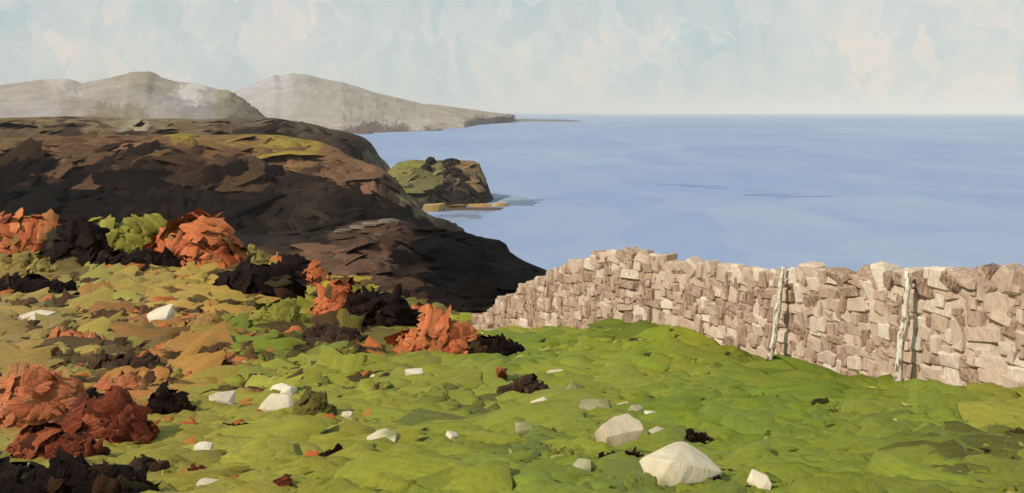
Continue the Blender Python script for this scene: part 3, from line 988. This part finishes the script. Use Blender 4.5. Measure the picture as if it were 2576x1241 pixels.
stones.sort(key=psize, reverse=True)
rest = bmesh.new()
for i, (p, t, sz, lean, cope, top) in enumerate(stones):
    nrm = Vector((-t.y, t.x, 0))
    if nrm.y < 0:
        nrm = -nrm
    c = p + nrm * (sz[1] * 0.5 - 0.03 + wrand.uniform(-0.03, 0.012)) - WR
    x = t.copy()
    z = Vector((0, 0, 1))
    M3 = Matrix((x, x.cross(z) * -1, z)).transposed()
    rot = M3.to_4x4() @ Matrix.Rotation(lean, 4, 'Y') @ Matrix.Rotation(wrand.gauss(0, .06), 4, 'Z') @ Matrix.Rotation(wrand.gauss(0, .06), 4, 'X')
    mw = Matrix.Translation(c) @ rot @ Matrix.Diagonal((*sz, 1))
    me = STONES[wrand.randrange(len(STONES))]
    if i < 299:
        o = link('cope_stone' if cope else 'stone', me, wall)
        o.matrix_local = mw
    else:
        tmp = me.copy()
        tmp.transform(mw)
        rest.from_mesh(tmp)
        bpy.data.meshes.remove(tmp)
rme = bpy.data.meshes.new('small_stones')
rest.to_mesh(rme)
rest.free()
rme.materials.append(M_wall)
tag(link('small_stones', rme, wall), kind='stuff')

# ------------------------------------------------------------------ fence posts


def tube(pts, rads, seg=8, jitter=0.0, rnd=random):
    V, F = [], []
    n = len(pts)
    for i, (p, r) in enumerate(zip(pts, rads)):
        a = pts[max(i - 1, 0)]
        b = pts[min(i + 1, n - 1)]
        d = (Vector(b) - Vector(a)).normalized()
        x = d.orthogonal().normalized()
        y = d.cross(x)
        for k in range(seg):
            th = 2 * math.pi * k / seg
            rr = r * (1 + rnd.uniform(-jitter, jitter))
            V.append(tuple(Vector(p) + x * math.cos(th) * rr + y * math.sin(th) * rr))
    for i in range(n - 1):
        for k in range(seg):
            F.append((i * seg + k, i * seg + (k + 1) % seg, (i + 1) * seg + (k + 1) % seg, (i + 1) * seg + k))
    F.append(tuple(range(seg))[::-1])
    F.append(tuple((n - 1) * seg + k for k in range(seg)))
    me = bpy.data.meshes.new('tube')
    me.from_pydata(V, [], F)
    for pl in me.polygons:
        pl.use_smooth = len(pl.vertices) == 4
    return me


def post(u0, v0, u1, v1, D, label, seed):
    r = random.Random(seed)
    foot, n = on_ground(u0, v0)
    foot = at(u0, v0, D)
    g = gz(foot.x, foot.y)[0]
    top = at(u1, v1, D + 0.03)
    d = top - foot
    root = tag(empty('fence_post', foot), label, 'fence post', 'leaning bark posts in front of the stone wall')
    pts, rads = [], []
    for i in range(9):
        f = -0.12 + 1.12 * i / 8
        pts.append(d * f + Vector((r.gauss(0, .008), r.gauss(0, .008), 0)))
        rads.append(0.039 * (1.12 - 0.3 * max(f, 0)) * r.uniform(0.88, 1.12))
    me = tube(pts, rads, 9, 0.12, r)
    me.materials.append(M_post)
    link('shaft', me, root)
    # a broken snag near the top
    a = d * 0.84
    me = tube([a, a + Vector((0.05, 0.0, 0.02)), a + Vector((0.09, 0.01, 0.06))], [0.02, 0.016, 0.008], 6, 0.1, r)
    me.materials.append(M_post)
    link('snag', me, root)
    return root


post(1936, 918, 1972, 672, 12.25, 'pale bark fence post with a tuft of grass at its foot, left of the two', 1)
post(2256, 972, 2286, 683, 9.95, 'dark streaked bark fence post against the wall, right of the two', 2)

# ------------------------------------------------------------------ bushes, tussocks, heather, painted shadow clumps


def clump(name, u, v, wpx, hpx, cols, label, cat, group, n=90, k=np.array((0.80, 0.76, 0.72)), part='foliage', ragged=0.5, stems=3, flatb=0.5, mat=None, seed=0, size=0.4):
    h, nn = on_ground(u, v)
    if h is None:
        return None
    D = h.y
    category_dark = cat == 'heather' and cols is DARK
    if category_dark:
        wpx, hpx = wpx * 1.2, hpx * 1.12  # dark clumps widened to paint the shadow gaps between bushes
    rx, rz = wpx * D / FPX / 2, hpx * D / FPX
    ry = max(rx * flatb, rz * 0.35)
    root = tag(empty(name, h), label, cat, group)
    r = random.Random(seed * 17 + int(u) + int(v))
    P, N, T, L, W = [], [], [], [], []
    C1 = []
    n = int(n * 1.9)
    base = min(rx * 2, rz * 1.6)
    for i in range(n):
        x = r.uniform(-1, 1)
        prof = 0.74 + 0.42 * mnoise.noise(Vector((x * 1.9 + u * 0.37, v * 0.11, 1.3))) + 0.22 * mnoise.noise(Vector((x * 5.0 + u, v, 4.1)))
        prof = max(0.25, min(prof, 1.06)) * (1 - 0.55 * abs(x) ** 3)
        if name == 'gorse_bush':
            prof = 0.9 + 0.12 * x
        zf = r.uniform(0, 1) ** 0.8
        side = -1 if r.random() < 0.72 else 1
        yb_ = math.sqrt(max(0.0, 1 - zf * zf * 0.92)) * math.sqrt(max(0.05, 1 - x * x * 0.85))
        p = Vector((x * rx, side * ry * yb_ * r.uniform(0.75, 1.0), zf * prof * rz * 0.93))
        small = r.random() < ragged
        l = base * size * (r.uniform(0.3, 0.62) if small else r.uniform(0.8, 1.35))
        nrm = Vector((0.9 * x, side * (1.15 - 0.5 * zf), 0.25 + 0.55 * zf))
        nrm = (nrm + Vector((r.gauss(0, .25), r.gauss(0, .2), r.gauss(0.0, .25)))).normalized()
        tv = Vector((r.gauss(0, 1), r.gauss(0, .3), r.gauss(0, .7)))
        if small and W and r.random() < 0.3:      # upright fronds that break the outline
            tv = Vector((r.gauss(0, .5), r.gauss(0, .3), 1))
        g = gz(h.x + p.x, h.y + p.y)[0]
        if g is not None:
            p.z += max(g.z - h.z, -0.4 * rz)
        P.append(p)
        N.append(nrm)
        T.append(tv)
        L.append(l)
        W.append(l * (r.uniform(0.1, 0.25) if small and r.random() < 0.6 else r.uniform(0.45, 0.85)))
        C1.append(lin(cols[min(int(abs(r.gauss(0, 0.36)) * len(cols)), len(cols) - 1)]))
    C1 = np.array(C1) * k
    C2 = C1[RNG.permutation(n)] * 0.35 + C1 * 0.65
    jt = RNG.uniform(0.82, 1.18, (n, 1))
    L = np.array(L)
    me = strokes_mesh(part, P, T, N, L, W, C1 * jt, C2 * jt, L * 0.05, mat or M_leaf, bend=0.3, jag=0.28)
    link(part, me, root)
    for i in range(stems):
        a = r.uniform(-.6, .6) * rx
        b = Vector((a * 1.25, r.uniform(-.5, .2) * ry, rz * r.uniform(0.5, 0.8)))
        tm = tube([Vector((a * 0.5, 0, -0.05)), Vector((a * 0.9, b.y * .6, rz * 0.45)), b], [base * 0.022, base * 0.016, base * 0.007], 5, 0.1, r)
        tm.materials.append(M_twig)
        link('stem', tm, root)
    return root


OR = [(202, 112, 70), (208, 126, 80), (184, 96, 60), (150, 118, 66), (96, 52, 36), (44, 26, 18)]
SAL = [(222, 140, 100), (212, 122, 82), (206, 148, 96), (204, 150, 100), (150, 96, 60), (90, 52, 36)]
RUST = [(150, 76, 50), (122, 58, 40), (176, 98, 64), (76, 42, 32), (40, 24, 18)]
LIME = [(146, 142, 60), (158, 152, 70), (128, 124, 54), (112, 100, 48)]
OCH = [(166, 148, 80), (158, 138, 74), (176, 160, 92), (140, 116, 66)]
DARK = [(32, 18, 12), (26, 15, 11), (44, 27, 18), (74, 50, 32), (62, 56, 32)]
BRN = [(84, 64, 48), (66, 50, 40), (100, 78, 56), (50, 38, 32)]
GB = 'orange bracken bushes'
GD = 'dark heather and painted shade clumps'
GT = 'grass tussocks'
BUSHES = [
    ('bracken_bush', 55, 645, 200, 140, OR, 'tall orange bracken bush at the left edge in front of the dark cliff', 'bracken', GB, 120),
    ('gorse_bush', 312, 640, 196, 104, LIME, 'bright lime green gorse bush between two orange bracken bushes', 'gorse bush', None, 90),
    ('bracken_bush', 500, 665, 200, 130, OR, 'ragged orange bracken bush just right of the lime gorse bush', 'bracken', GB, 130),
    ('bracken_bush', 715, 640, 80, 44, OR, 'small orange bracken sprig on the brow above the black painted shadow gap', 'bracken', GB, 40),
    ('bracken_bush', 785, 722, 90, 60, OR, 'low orange bracken bush against the brown headland slope', 'bracken', GB, 50),
    ('bracken_bush', 860, 815, 130, 120, OR, 'bright orange bracken bush with a black clump painted as shade on its right', 'bracken', GB, 100),
    ('bracken_bush', 1068, 835, 100, 72, OR, 'orange bracken bush standing up before the near headland, behind a wider bush', 'bracken', GB, 70),
    ('bracken_bush', 1105, 895, 190, 100, OR, 'wide orange red bracken bush by the tumbled end of the stone wall', 'bracken', GB, 120),
    ('bracken_bush', 195, 875, 150, 58, SAL, 'low salmon bracken clump with a dark rim in the olive grass', 'bracken', GB, 60),
    ('bracken_bush', 60, 1085, 230, 160, SAL, 'largest salmon orange bracken bush, low at the left edge of the foreground', 'bracken', GB, 130),
    ('bracken_bush', 262, 1120, 200, 135, RUST, 'dark rust bracken bush with reddish streaks right of the largest salmon bush', 'bracken', GB, 110),
    ('bracken_bush', 130, 1165, 200, 100, RUST, 'rust brown bracken clump below the largest salmon bush', 'bracken', GB, 80),
    ('bracken_bush', 1245, 962, 56, 40, OR, 'tiny orange bracken sprig alone in the green grass beside grey heather', 'bracken', GB, 40),
    ('bracken_bush', 430, 702, 130, 26, SAL, 'thin flat strip of orange bracken in ochre grass', 'bracken', GB, 40),
    ('bracken_tuft', 713, 1240, 56, 46, RUST, 'small square rust tuft at the bottom edge of the grass', 'bracken', GB, 36),
    ('bracken_tuft', 500, 1205, 50, 42, RUST, 'small rust tuft beside a white stone near the bottom left', 'bracken', GB, 36),
    ('bracken_bush', 300, 1000, 130, 62, SAL, 'peach and ochre bracken mound above the dark rust bush', 'bracken', GB, 70),
    ('tussock', 700, 822, 120, 74, LIME, 'yellow green grass tussock in front of the black painted shadow gap', 'tussock', GT, 70),
    ('tussock', 622, 672, 110, 64, OCH, 'ochre grass tussock right of the ragged orange bush', 'tussock', GT, 60),
    ('tussock', 105, 695, 60, 56, OCH, 'ochre tussock at the foot of the tall left bracken bush', 'tussock', GT, 40),
    ('tussock', 40, 690, 90, 60, OCH, 'pale olive tussock below the tall bracken bush at the left edge', 'tussock', GT, 40),
    ('tussock', 868, 920, 70, 56, [(150, 148, 70), (128, 118, 60), (80, 66, 40)], 'round olive tussock with a dark centre at the edge of the green turf', 'tussock', GT, 40),
    ('tussock', 520, 845, 110, 56, [(172, 138, 80), (160, 130, 72), (176, 150, 90)], 'tawny orange ochre tussock left of the bright green strip', 'tussock', GT, 50),
    ('tussock', 790, 1055, 84, 80, [(128, 120, 60), (108, 98, 52), (140, 136, 66)], 'brownish tussock just right of a pair of pale stones', 'tussock', GT, 44),
    ('heather_shade_clump', 195, 668, 130, 104, DARK, 'black heather painted as the shadow gap between the tall left bracken and the lime gorse', 'heather', GD, 80),  # dark colour stands in for the shaded gap beside the bracken
    ('heather_shade_clump', 330, 672, 220, 52, DARK, 'black heather strip directly below the lime gorse bush', 'heather', GD, 80),
    ('heather_shade_clump', 90, 738, 200, 46, DARK, 'long black heather patch below the left tussocks', 'heather', GD, 70),
    ('heather_shade_clump', 655, 752, 170, 92, DARK, 'black heather painted as a shadow gap in the middle of the left slope', 'heather', GD, 90),  # near black growth painting a shaded gap on the slope
    ('heather_shade_clump', 745, 715, 90, 76, DARK, 'black heather clump left of the low orange bush on the brow', 'heather', GD, 60),
    ('heather_shade_clump', 948, 830, 140, 96, DARK, 'black clump painted as shade between the two bright orange bracken bushes', 'heather', GD, 90),  # shadow of the orange bush on its left, built as a black clump
    ('heather_shade_clump', 1232, 895, 130, 46, DARK, 'flat black patch painted as shade right of the wide orange bush near the wall', 'heather', GD, 70),  # the wide bush's shadow, laid down as a flat dark clump
    ('heather_shade_clump', 320, 938, 190, 56, BRN, 'brown heather band in the ochre grass left of centre', 'heather', GD, 80),
    ('heather_shade_clump', 425, 1050, 90, 78, DARK, 'ragged black heather sprig in yellow green grass', 'heather', GD, 44),
    ('heather_shade_clump', 120, 1262, 420, 110, DARK, 'large black brown heather mass filling the bottom left corner', 'heather', GD, 160),
    ('heather_shade_clump', 200, 1072, 130, 84, DARK, 'near black hollow of heather behind the rust bracken', 'heather', GD, 60),
    ('heather_shade_clump', 372, 1200, 90, 70, BRN, 'smoky brown heather tuft right of the bottom left mass', 'heather', GD, 50),
    ('heather_shade_clump', 1322, 1002, 130, 52, BRN, 'grey brown heather clump in the grass behind a square stone', 'heather', GD, 70),
    ('heather_shade_clump', 972, 1048, 54, 20, DARK, 'small black rectangular heather patch in plain green turf', 'heather', GD, 30),
    ('heather_shade_clump', 600, 1084, 80, 24, DARK, 'small black heather streak below the angular grey stone', 'heather', GD, 30),
    ('heather_shade_clump', 840, 1160, 70, 34, DARK, 'small black heather curl in the turf left of the flat cream stone', 'heather', GD, 30),
    ('heather_shade_clump', 1745, 1120, 66, 38, DARK, 'black heather sprig right behind the largest boulder', 'heather', GD, 36),
    ('heather_shade_clump', 1566, 1172, 100, 36, DARK, 'thin black rim painted as shade directly under the squarish cream boulder', 'heather', GD, 36),  # added dark clump painting the boulder's shadow
    ('heather_shade_clump', 1790, 1241, 66, 40, DARK, 'black rim painted as shade at the lower right end of the largest boulder', 'heather', GD, 30),  # added dark clump for the shade at this boulder's end
    ('heather_shade_clump', 85, 818, 70, 12, DARK, 'thin black line under the flat slab at the left', 'heather', GD, 24),  # thin dark clump set below the slab
    ('heather_shade_clump', 700, 860, 150, 26, BRN, 'brown heather strip below the yellow green tussock', 'heather', GD, 50),
    ('heather_shade_clump', 840, 862, 150, 50, BRN, 'brown heather tangle at the foot of the bright orange bush', 'heather', GD, 70),
    ('heather_shade_clump', 545, 935, 60, 70, [(110, 74, 50), (90, 60, 44), (140, 92, 62)], 'upright brown heather tuft at the edge of the left turf', 'heather', GD, 36),
    ('heather_shade_clump', 2065, 1024, 40, 26, [(84, 78, 40), (70, 62, 36)], 'olive brown heather tuft below the stone wall', 'heather', GD, 24),
    ('heather_shade_clump', 2410, 1172, 90, 22, [(76, 78, 36), (96, 100, 42)], 'dark olive heather streak in the right foreground turf', 'heather', GD, 24),
    ('heather_shade_clump', 2556, 1110, 70, 40, [(92, 86, 44), (76, 72, 38)], 'olive brown heather tuft at the right edge', 'heather', GD, 24),
]
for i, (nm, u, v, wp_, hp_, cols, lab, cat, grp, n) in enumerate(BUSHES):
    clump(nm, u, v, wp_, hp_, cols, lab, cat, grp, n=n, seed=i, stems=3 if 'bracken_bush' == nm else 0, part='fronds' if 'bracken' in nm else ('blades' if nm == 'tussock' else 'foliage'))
clump('grass_tuft', 1958, 922, 60, 30, [(80, 112, 40), (100, 130, 46)], 'dark green grass tuft at the foot of the left fence post', 'grass tuft', None, n=30, stems=0, part='blades', seed=90)

# ------------------------------------------------------------------ loose stones in the grass


def boulder(name, u, v, wpx, hpx, label, mat=None, seed=0, lean=0.0, flatd=0.8, group='loose stones in the grass'):
    h, n = on_ground(u, v)
    D = h.y
    w_, hh = wpx * D / FPX, hpx * D / FPX
    r = random.Random(900 + seed)
    bm = bmesh.new()
    for _ in range(26):
        d = Vector((r.uniform(-1, 1), r.uniform(-1, 1), r.uniform(-1, 1)))
        m_ = max(abs(d.x), abs(d.y), abs(d.z))
        d = d / m_ * 0.5 * 0.75 + d.normalized() * 0.14
        bm.verts.new(d * r.uniform(0.86, 1.06))
    res = bmesh.ops.convex_hull(bm, input=bm.verts[:])
    bmesh.ops.delete(bm, geom=[e for e in res['geom_interior'] if isinstance(e, bmesh.types.BMVert)], context='VERTS')
    bmesh.ops.dissolve_limit(bm, angle_limit=R(14), verts=bm.verts[:], edges=bm.edges[:])
    bmesh.ops.bevel(bm, geom=bm.edges[:], offset=0.035, segments=2, affect='EDGES', profile=0.6, clamp_overlap=True)
    bmesh.ops.triangulate(bm, faces=bm.faces[:])
    for q in bm.verts:
        if q.co.z > 0.27:
            q.co.z = 0.27 + (q.co.z - 0.27) * 0.3
        k = mnoise.noise(q.co * 4.1 + Vector((seed, seed * 2, 0))) * 0.06 + mnoise.noise(q.co * 13 + Vector((seed, 0, 0))) * 0.02
        q.co *= 1 + k
        q.co = Vector((q.co.x * w_, q.co.y * w_ * flatd, (q.co.z + (0.36 if hh > 0.15 else 0.46)) * hh * 1.3))
    me = bpy.data.meshes.new(name)
    bm.to_mesh(me)
    bm.free()
    me.materials.append(mat or M_field)
    for pl in me.polygons:
        pl.use_smooth = True
    o = link(name, me)
    o.location = h + Vector((0, 0.25 * w_, 0))
    o.rotation_euler = (r.gauss(0, .05) + 0.3, lean, r.gauss(0, .35))
    for _ in range(3 + int(wpx / 14)):          # turf growing up round the foot
        a_ = r.uniform(-0.6, 0.6)
        q_ = h + Vector((a_ * w_ * 1.1, 0.25 * w_ - flatd * w_ * (0.62 - 0.5 * a_ * a_), 0))
        g_ = gz(q_.x, q_.y)[0] or q_
        FOOT.append((g_, Vector((r.gauss(0, .3), -1, 0.5)), Vector((r.gauss(0, .5), 0.2, 1)), r.uniform(0.16, 0.34) * hh + 0.02))
    tag(o, label, 'stone', group)
    return o


FOOT = []


ROCKS = [
    ('boulder', 1702, 1240, 182, 106, 'largest cream boulder half sunk in turf at the bottom of the picture', M_field, 0.34),
    ('boulder', 1562, 1142, 116, 86, 'squarish cream boulder in dark shadow left of the largest boulder', M_white, -0.1),
    ('boulder', 1668, 1132, 74, 46, 'pale mossy stone tucked directly behind the largest boulder', M_mossy, 0),
    ('stone', 1362, 1046, 54, 38, 'square cream stone in front of the grey brown heather', M_field, -0.08),
    ('stone', 1438, 1012, 58, 40, 'slanting cream stone up right of the square cream stone', M_mossy, 0.5),
    ('stone', 1390, 957, 60, 14, 'thin flat pale stone above the slanting cream stone', M_field, 0.0),
    ('stone', 1568, 1038, 34, 18, 'small white pebble at the left end of a row of three', M_white, 0),
    ('stone', 1600, 1050, 46, 24, 'pale mossy stone in the middle of a row of three', M_mossy, 0.2),
    ('stone', 1636, 1064, 30, 26, 'small square white stone at the right end of a row of three', M_white, 0),
    ('stone', 1038, 958, 50, 28, 'small angular white stone on open turf near the wide orange bush', M_white, 0.1),
    ('boulder', 713, 1012, 68, 42, 'white stone just above a larger greyish stone, left of the brownish tussock', M_white, -0.2),
    ('boulder', 694, 1048, 86, 38, 'greyish stone just below a white stone, beside a brownish tussock left of centre', M_field, 0.1),
    ('stone', 548, 1040, 74, 56, 'angular grey white stone left of the pair of stones by the brownish tussock', M_white, 0.25),
    ('stone', 963, 1132, 78, 34, 'flat cream stone with a dark right end in the centre turf', M_field, -0.1),
    ('stone', 1130, 1122, 32, 30, 'small pointed white stone right of the flat cream stone', M_white, 0.3),
    ('stone', 870, 1062, 32, 22, 'small white pebble above the flat cream stone', M_white, 0),
    ('stone', 503, 1160, 44, 40, 'upright white stone near the rust tuft at bottom left', M_white, 0.1),
    ('stone', 405, 818, 80, 40, 'jagged white stone among the ochre grass of the left slope', M_white, -0.3),
    ('stone', 398, 664, 62, 42, 'pale stone in the grass left of the ragged orange bush', M_white, 0.2),
    ('stone', 84, 812, 78, 24, 'flat grey white slab over a thin black line at the left', M_white, 0),
    ('stone', 14, 916, 46, 30, 'white stone at the left edge below the flat slab', M_white, 0.3),
    ('stone', 518, 1240, 52, 24, 'white stone at the bottom edge beside red tufts', M_white, 0.1),
    ('stone', 1912, 1240, 62, 40, 'half buried cream stone at the bottom edge right of the largest boulder', M_field, 0.2),
    ('stone', 1320, 1098, 50, 26, 'low mossy stone in plain turf below the square cream stone', M_mossy, 0),
    ('stone', 1466, 1198, 54, 34, 'mossy grey stone left of the largest boulder at its lower side', M_mossy, -0.2),
    ('stone', 620, 1146, 40, 16, 'thin pale stone chip in yellow green grass', M_field, 0.2),
    ('stone', 802, 1196, 36, 20, 'small pale stone chip near the bottom between red tuft and black curl', M_field, 0.4),
    ('stone', 1500, 1046, 80, 24, 'flat moss covered stone between square stone and row of three', M_mossy, 0),
    ('stone', 1838, 1252, 66, 16, 'cream stone just cut by the bottom edge beside the largest boulder', M_field, 0),
    ('stone', 1230, 848, 40, 16, 'tumbled cream stone in grass below the end of the wall', M_field, 0),
]
for i, (nm, u, v, a, b, lab, mt, ln) in enumerate(ROCKS):
    boulder(nm, u, v, a, b, lab, mt, i, ln)

P = [q[0] for q in FOOT]
fu_, fv_, _ = project(np.array([list(q) for q in P]))
c1, c2 = pick_colours(np.clip(fu_, -60, 2640), np.clip(fv_, 640, 1241), GRASS, 30, cj=0.12)
fl_ = np.array([q[3] for q in FOOT])
tag(link('grass', strokes_mesh('grass', P, [q[2] for q in FOOT], [q[1] for q in FOOT], fl_ * 2, fl_ * RNG.uniform(0.3, 1.4, len(P)), c1 * KG * 0.85, c2 * KG, fl_ * 0.1, M_turf, bend=0.2, jag=0.3)), kind='stuff')

# dry stalks
ST = [(22, 1190, 40, 4), (76, 1205, 40, -3), (205, 1192, 36, 2), (165, 1212, 30, 4)]
for i, (u, v, hp, dx) in enumerate(ST):
    h, _ = on_ground(u, v + 30)
    tp = at(u + dx, v - hp, h.y - 0.25)
    ft = h + Vector((0, -0.2, 0))
    mid = (ft + tp) / 2 + Vector((0.01, 0, 0))
    me = tube([Vector((0, 0, 0)), mid - ft, tp - ft], [0.006, 0.006, 0.004], 5, 0.2)
    me.materials.append(M_stalk)
    o = link('dry_stalk', me)
    o.location = ft
    tag(o, ['leftmost pale dry stalk in the black heather of the bottom left corner', 'second pale dry stalk from the left edge, in the black corner heather', 'rightmost pale dry stalk in the black heather of the bottom left corner', 'short pale stalk third from the left edge, low in the black heather'][i], 'stalk', 'pale dry stalks')
for i, (u, v, hp, lab) in enumerate([(690, 668, 34, 'pale dry stalk on the brow by the small orange sprig'), (715, 690, 30, 'short pale stalk in front of the black clump on the brow')]):
    h, _ = on_ground(u, v)
    tp = at(u + 8, v - hp, h.y)
    me = tube([Vector((0, 0, 0)), (tp - h) * 0.5 + Vector((0.02, 0, 0)), tp - h], [0.035, 0.03, 0.015], 5, 0.2)
    me.materials.append(M_stalk)
    o = link('dry_stalk', me)
    o.location = h
    tag(o, lab, 'stalk', 'pale dry stalks')

# ------------------------------------------------------------------ features of the headlands


def far_rock(name, u, v, D, wpx, hpx, label, cat, mat, seed, parent=None, group=None, loc=None):
    me = chunk(seed, rough=0.27, chamfer=0.24)
    me.materials.append(mat)
    p = loc or at(u, v, D)
    k = p.y / FPX
    me.transform(Matrix.Diagonal((wpx * k, wpx * k * 0.5, hpx * k * 1.3, 1)))
    o = link(name, me, parent)
    o.location = p + Vector((0, 0, hpx * k * 0.2))
    if label:
        tag(o, label, cat, group)
    return o


def sea_at(u, v):
    D = CAMZ * FPX / (v - V0)
    return at(u, v, D)


GS = 'ochre rocks at the foot of the headland'
for i, (u, v, a, b, lab) in enumerate([(1092, 530, 52, 24, 'ochre lichen rock nearest the dark cliff edge'), (1148, 522, 48, 10, 'small ochre rock below the headland cliff, second from the dark cliff'),
                                       (1205, 518, 62, 9, 'long flat ochre rock in the sea under the headland'), (1256, 517, 50, 10, 'ochre rock at the seaward tip of the headland'), (1190, 524, 120, 4, 'low dark wet rock shelf in front of the ochre rocks')]):
    far_rock('sea_rock', u, v, 0, a, b, lab, 'rock', M_skerry if i < 4 else M_ledge, 300 + i, None, GS, sea_at(u, v + 2))
# dark bushes on the headland
for i, (u, v, a, b, lab) in enumerate([(1084, 412, 26, 20, 'round black bush on the crest of the small headland'), (1072, 428, 28, 18, 'black bush just below the crest of the small headland'),
                                       (1135, 409, 46, 14, 'long dark bush along the crest of the small headland'), (1140, 440, 52, 22, 'dark scrub patch in the middle of the small headland')]):
    h, n, _, _ = prom_bvh.ray_cast(CAMP, ray(u, v + 4).normalized())
    if h is None:
        h = at(u, v + 4, 632)
    k = h.y / FPX
    r = random.Random(60 + i)
    nn = 34
    P, N, T, L, W = [], [], [], [], []
    for j in range(nn):
        d = Vector((r.gauss(0, 1), r.gauss(0, 1), abs(r.gauss(0, 1)))).normalized()
        P.append(Vector((d.x * a * k / 2, d.y * a * k / 2, d.z * b * k)))
        N.append(d)
        T.append(Vector((r.gauss(0, 1), r.gauss(0, 1), r.gauss(0, 1))))
        L.append(b * k * r.uniform(.5, 1.0))
        W.append(b * k * r.uniform(.3, .6))
    C = np.array([lin((58, 50, 42)) for _ in range(nn)]) * 0.6
    me = strokes_mesh('scrub_bush', P, T, N, L, W, C, C * 1.4, np.array(L) * .08, M_cliff)
    o = link('scrub_bush', me)
    o.location = h
    tag(o, lab, 'bush', 'dark bushes on the small headland')
# pale rocky ledge along the top of the near headland
for i, (u, v, a, b) in enumerate([(862, 580, 40, 9), (898, 571, 44, 9), (935, 564, 44, 9), (970, 558, 44, 10), (1000, 560, 26, 12), (955, 590, 26, 10)]):
    h, n, _, _ = near_bvh.ray_cast(CAMP, ray(u, v + 6).normalized())
    if h is None:
        continue
    far_rock('ledge_rock', u, v, 0, a, b, None, None, M_ledge, 400 + i, near_hl, None, h + Vector((0, 0, 0.2)))

# darker cat's-paws of wind on the open water
P, L, W = [], [], []
for u, v, a, b in [(1700, 465, 90, 2.5), (1770, 469, 110, 3), (1800, 474, 60, 2), (1930, 491, 110, 2.5), (2030, 495, 130, 3)]:
    q = sea_at(u, v)
    P.append(q + Vector((0, 0, 0.05)))
    L.append(a * q.y / FPX)
    W.append(b * q.y ** 2 / FPX / CAMZ)
nn = len(P)
C = np.array([lin((142, 158, 202))] * nn) * 0.66
fm = strokes_mesh('wind_ripples', P, [(1, 0.1, 0)] * nn, [(0, 0, 1)] * nn, L, W, C, C * 1.15, np.full(nn, 0.02), M_cliff, bend=0, jag=0.4)
tag(link('wind_ripples', fm), kind='stuff')

# surf at the foot of the rocks
fu = [(1265, 502), (1290, 500), (1310, 506), (1300, 514), (1240, 508), (1180, 532), (1150, 545), (1120, 552)]
P = [sea_at(u, v) + Vector((0, 0, 0.12)) for u, v in fu]
nn = len(P)
C = np.array([lin((190, 200, 214)), lin((176, 190, 208)), lin((150, 166, 190)), lin((140, 156, 184)), lin((190, 198, 208)), lin((170, 180, 198)), lin((150, 158, 180)), lin((176, 186, 206))]) * 0.62
fm = strokes_mesh('surf', P, [(1, 0, 0)] * nn, [(0, 0, 1)] * nn, [26] * nn, [22] * nn, C, C * 0.9, np.full(nn, 0.06), M_cliff, bend=0)
tag(link('surf', fm), kind='stuff')

# ------------------------------------------------------------------ haze over the bay
HAZE_D = 4.0e-5
bpy.ops.mesh.primitive_cube_add(size=1)
hz = bpy.context.object
hz.name = 'haze'
hz.scale = (190000, 190000, 420)
hz.location = (0, 0, 209)
hz['kind'] = 'stuff'
hm = bpy.data.materials.new('haze')
hm.use_nodes = True
t = NT(hm.node_tree)
o = t.n('ShaderNodeOutputMaterial')
pv = t.n('ShaderNodeVolumePrincipled')
pv.inputs['Color'].default_value = (1.0, 0.985, 0.97, 1)
pv.inputs['Anisotropy'].default_value = -0.25
pv.inputs['Density'].default_value = HAZE_D
t.l(pv.outputs[0], o.inputs['Volume'])
hz.data.materials.append(hm)
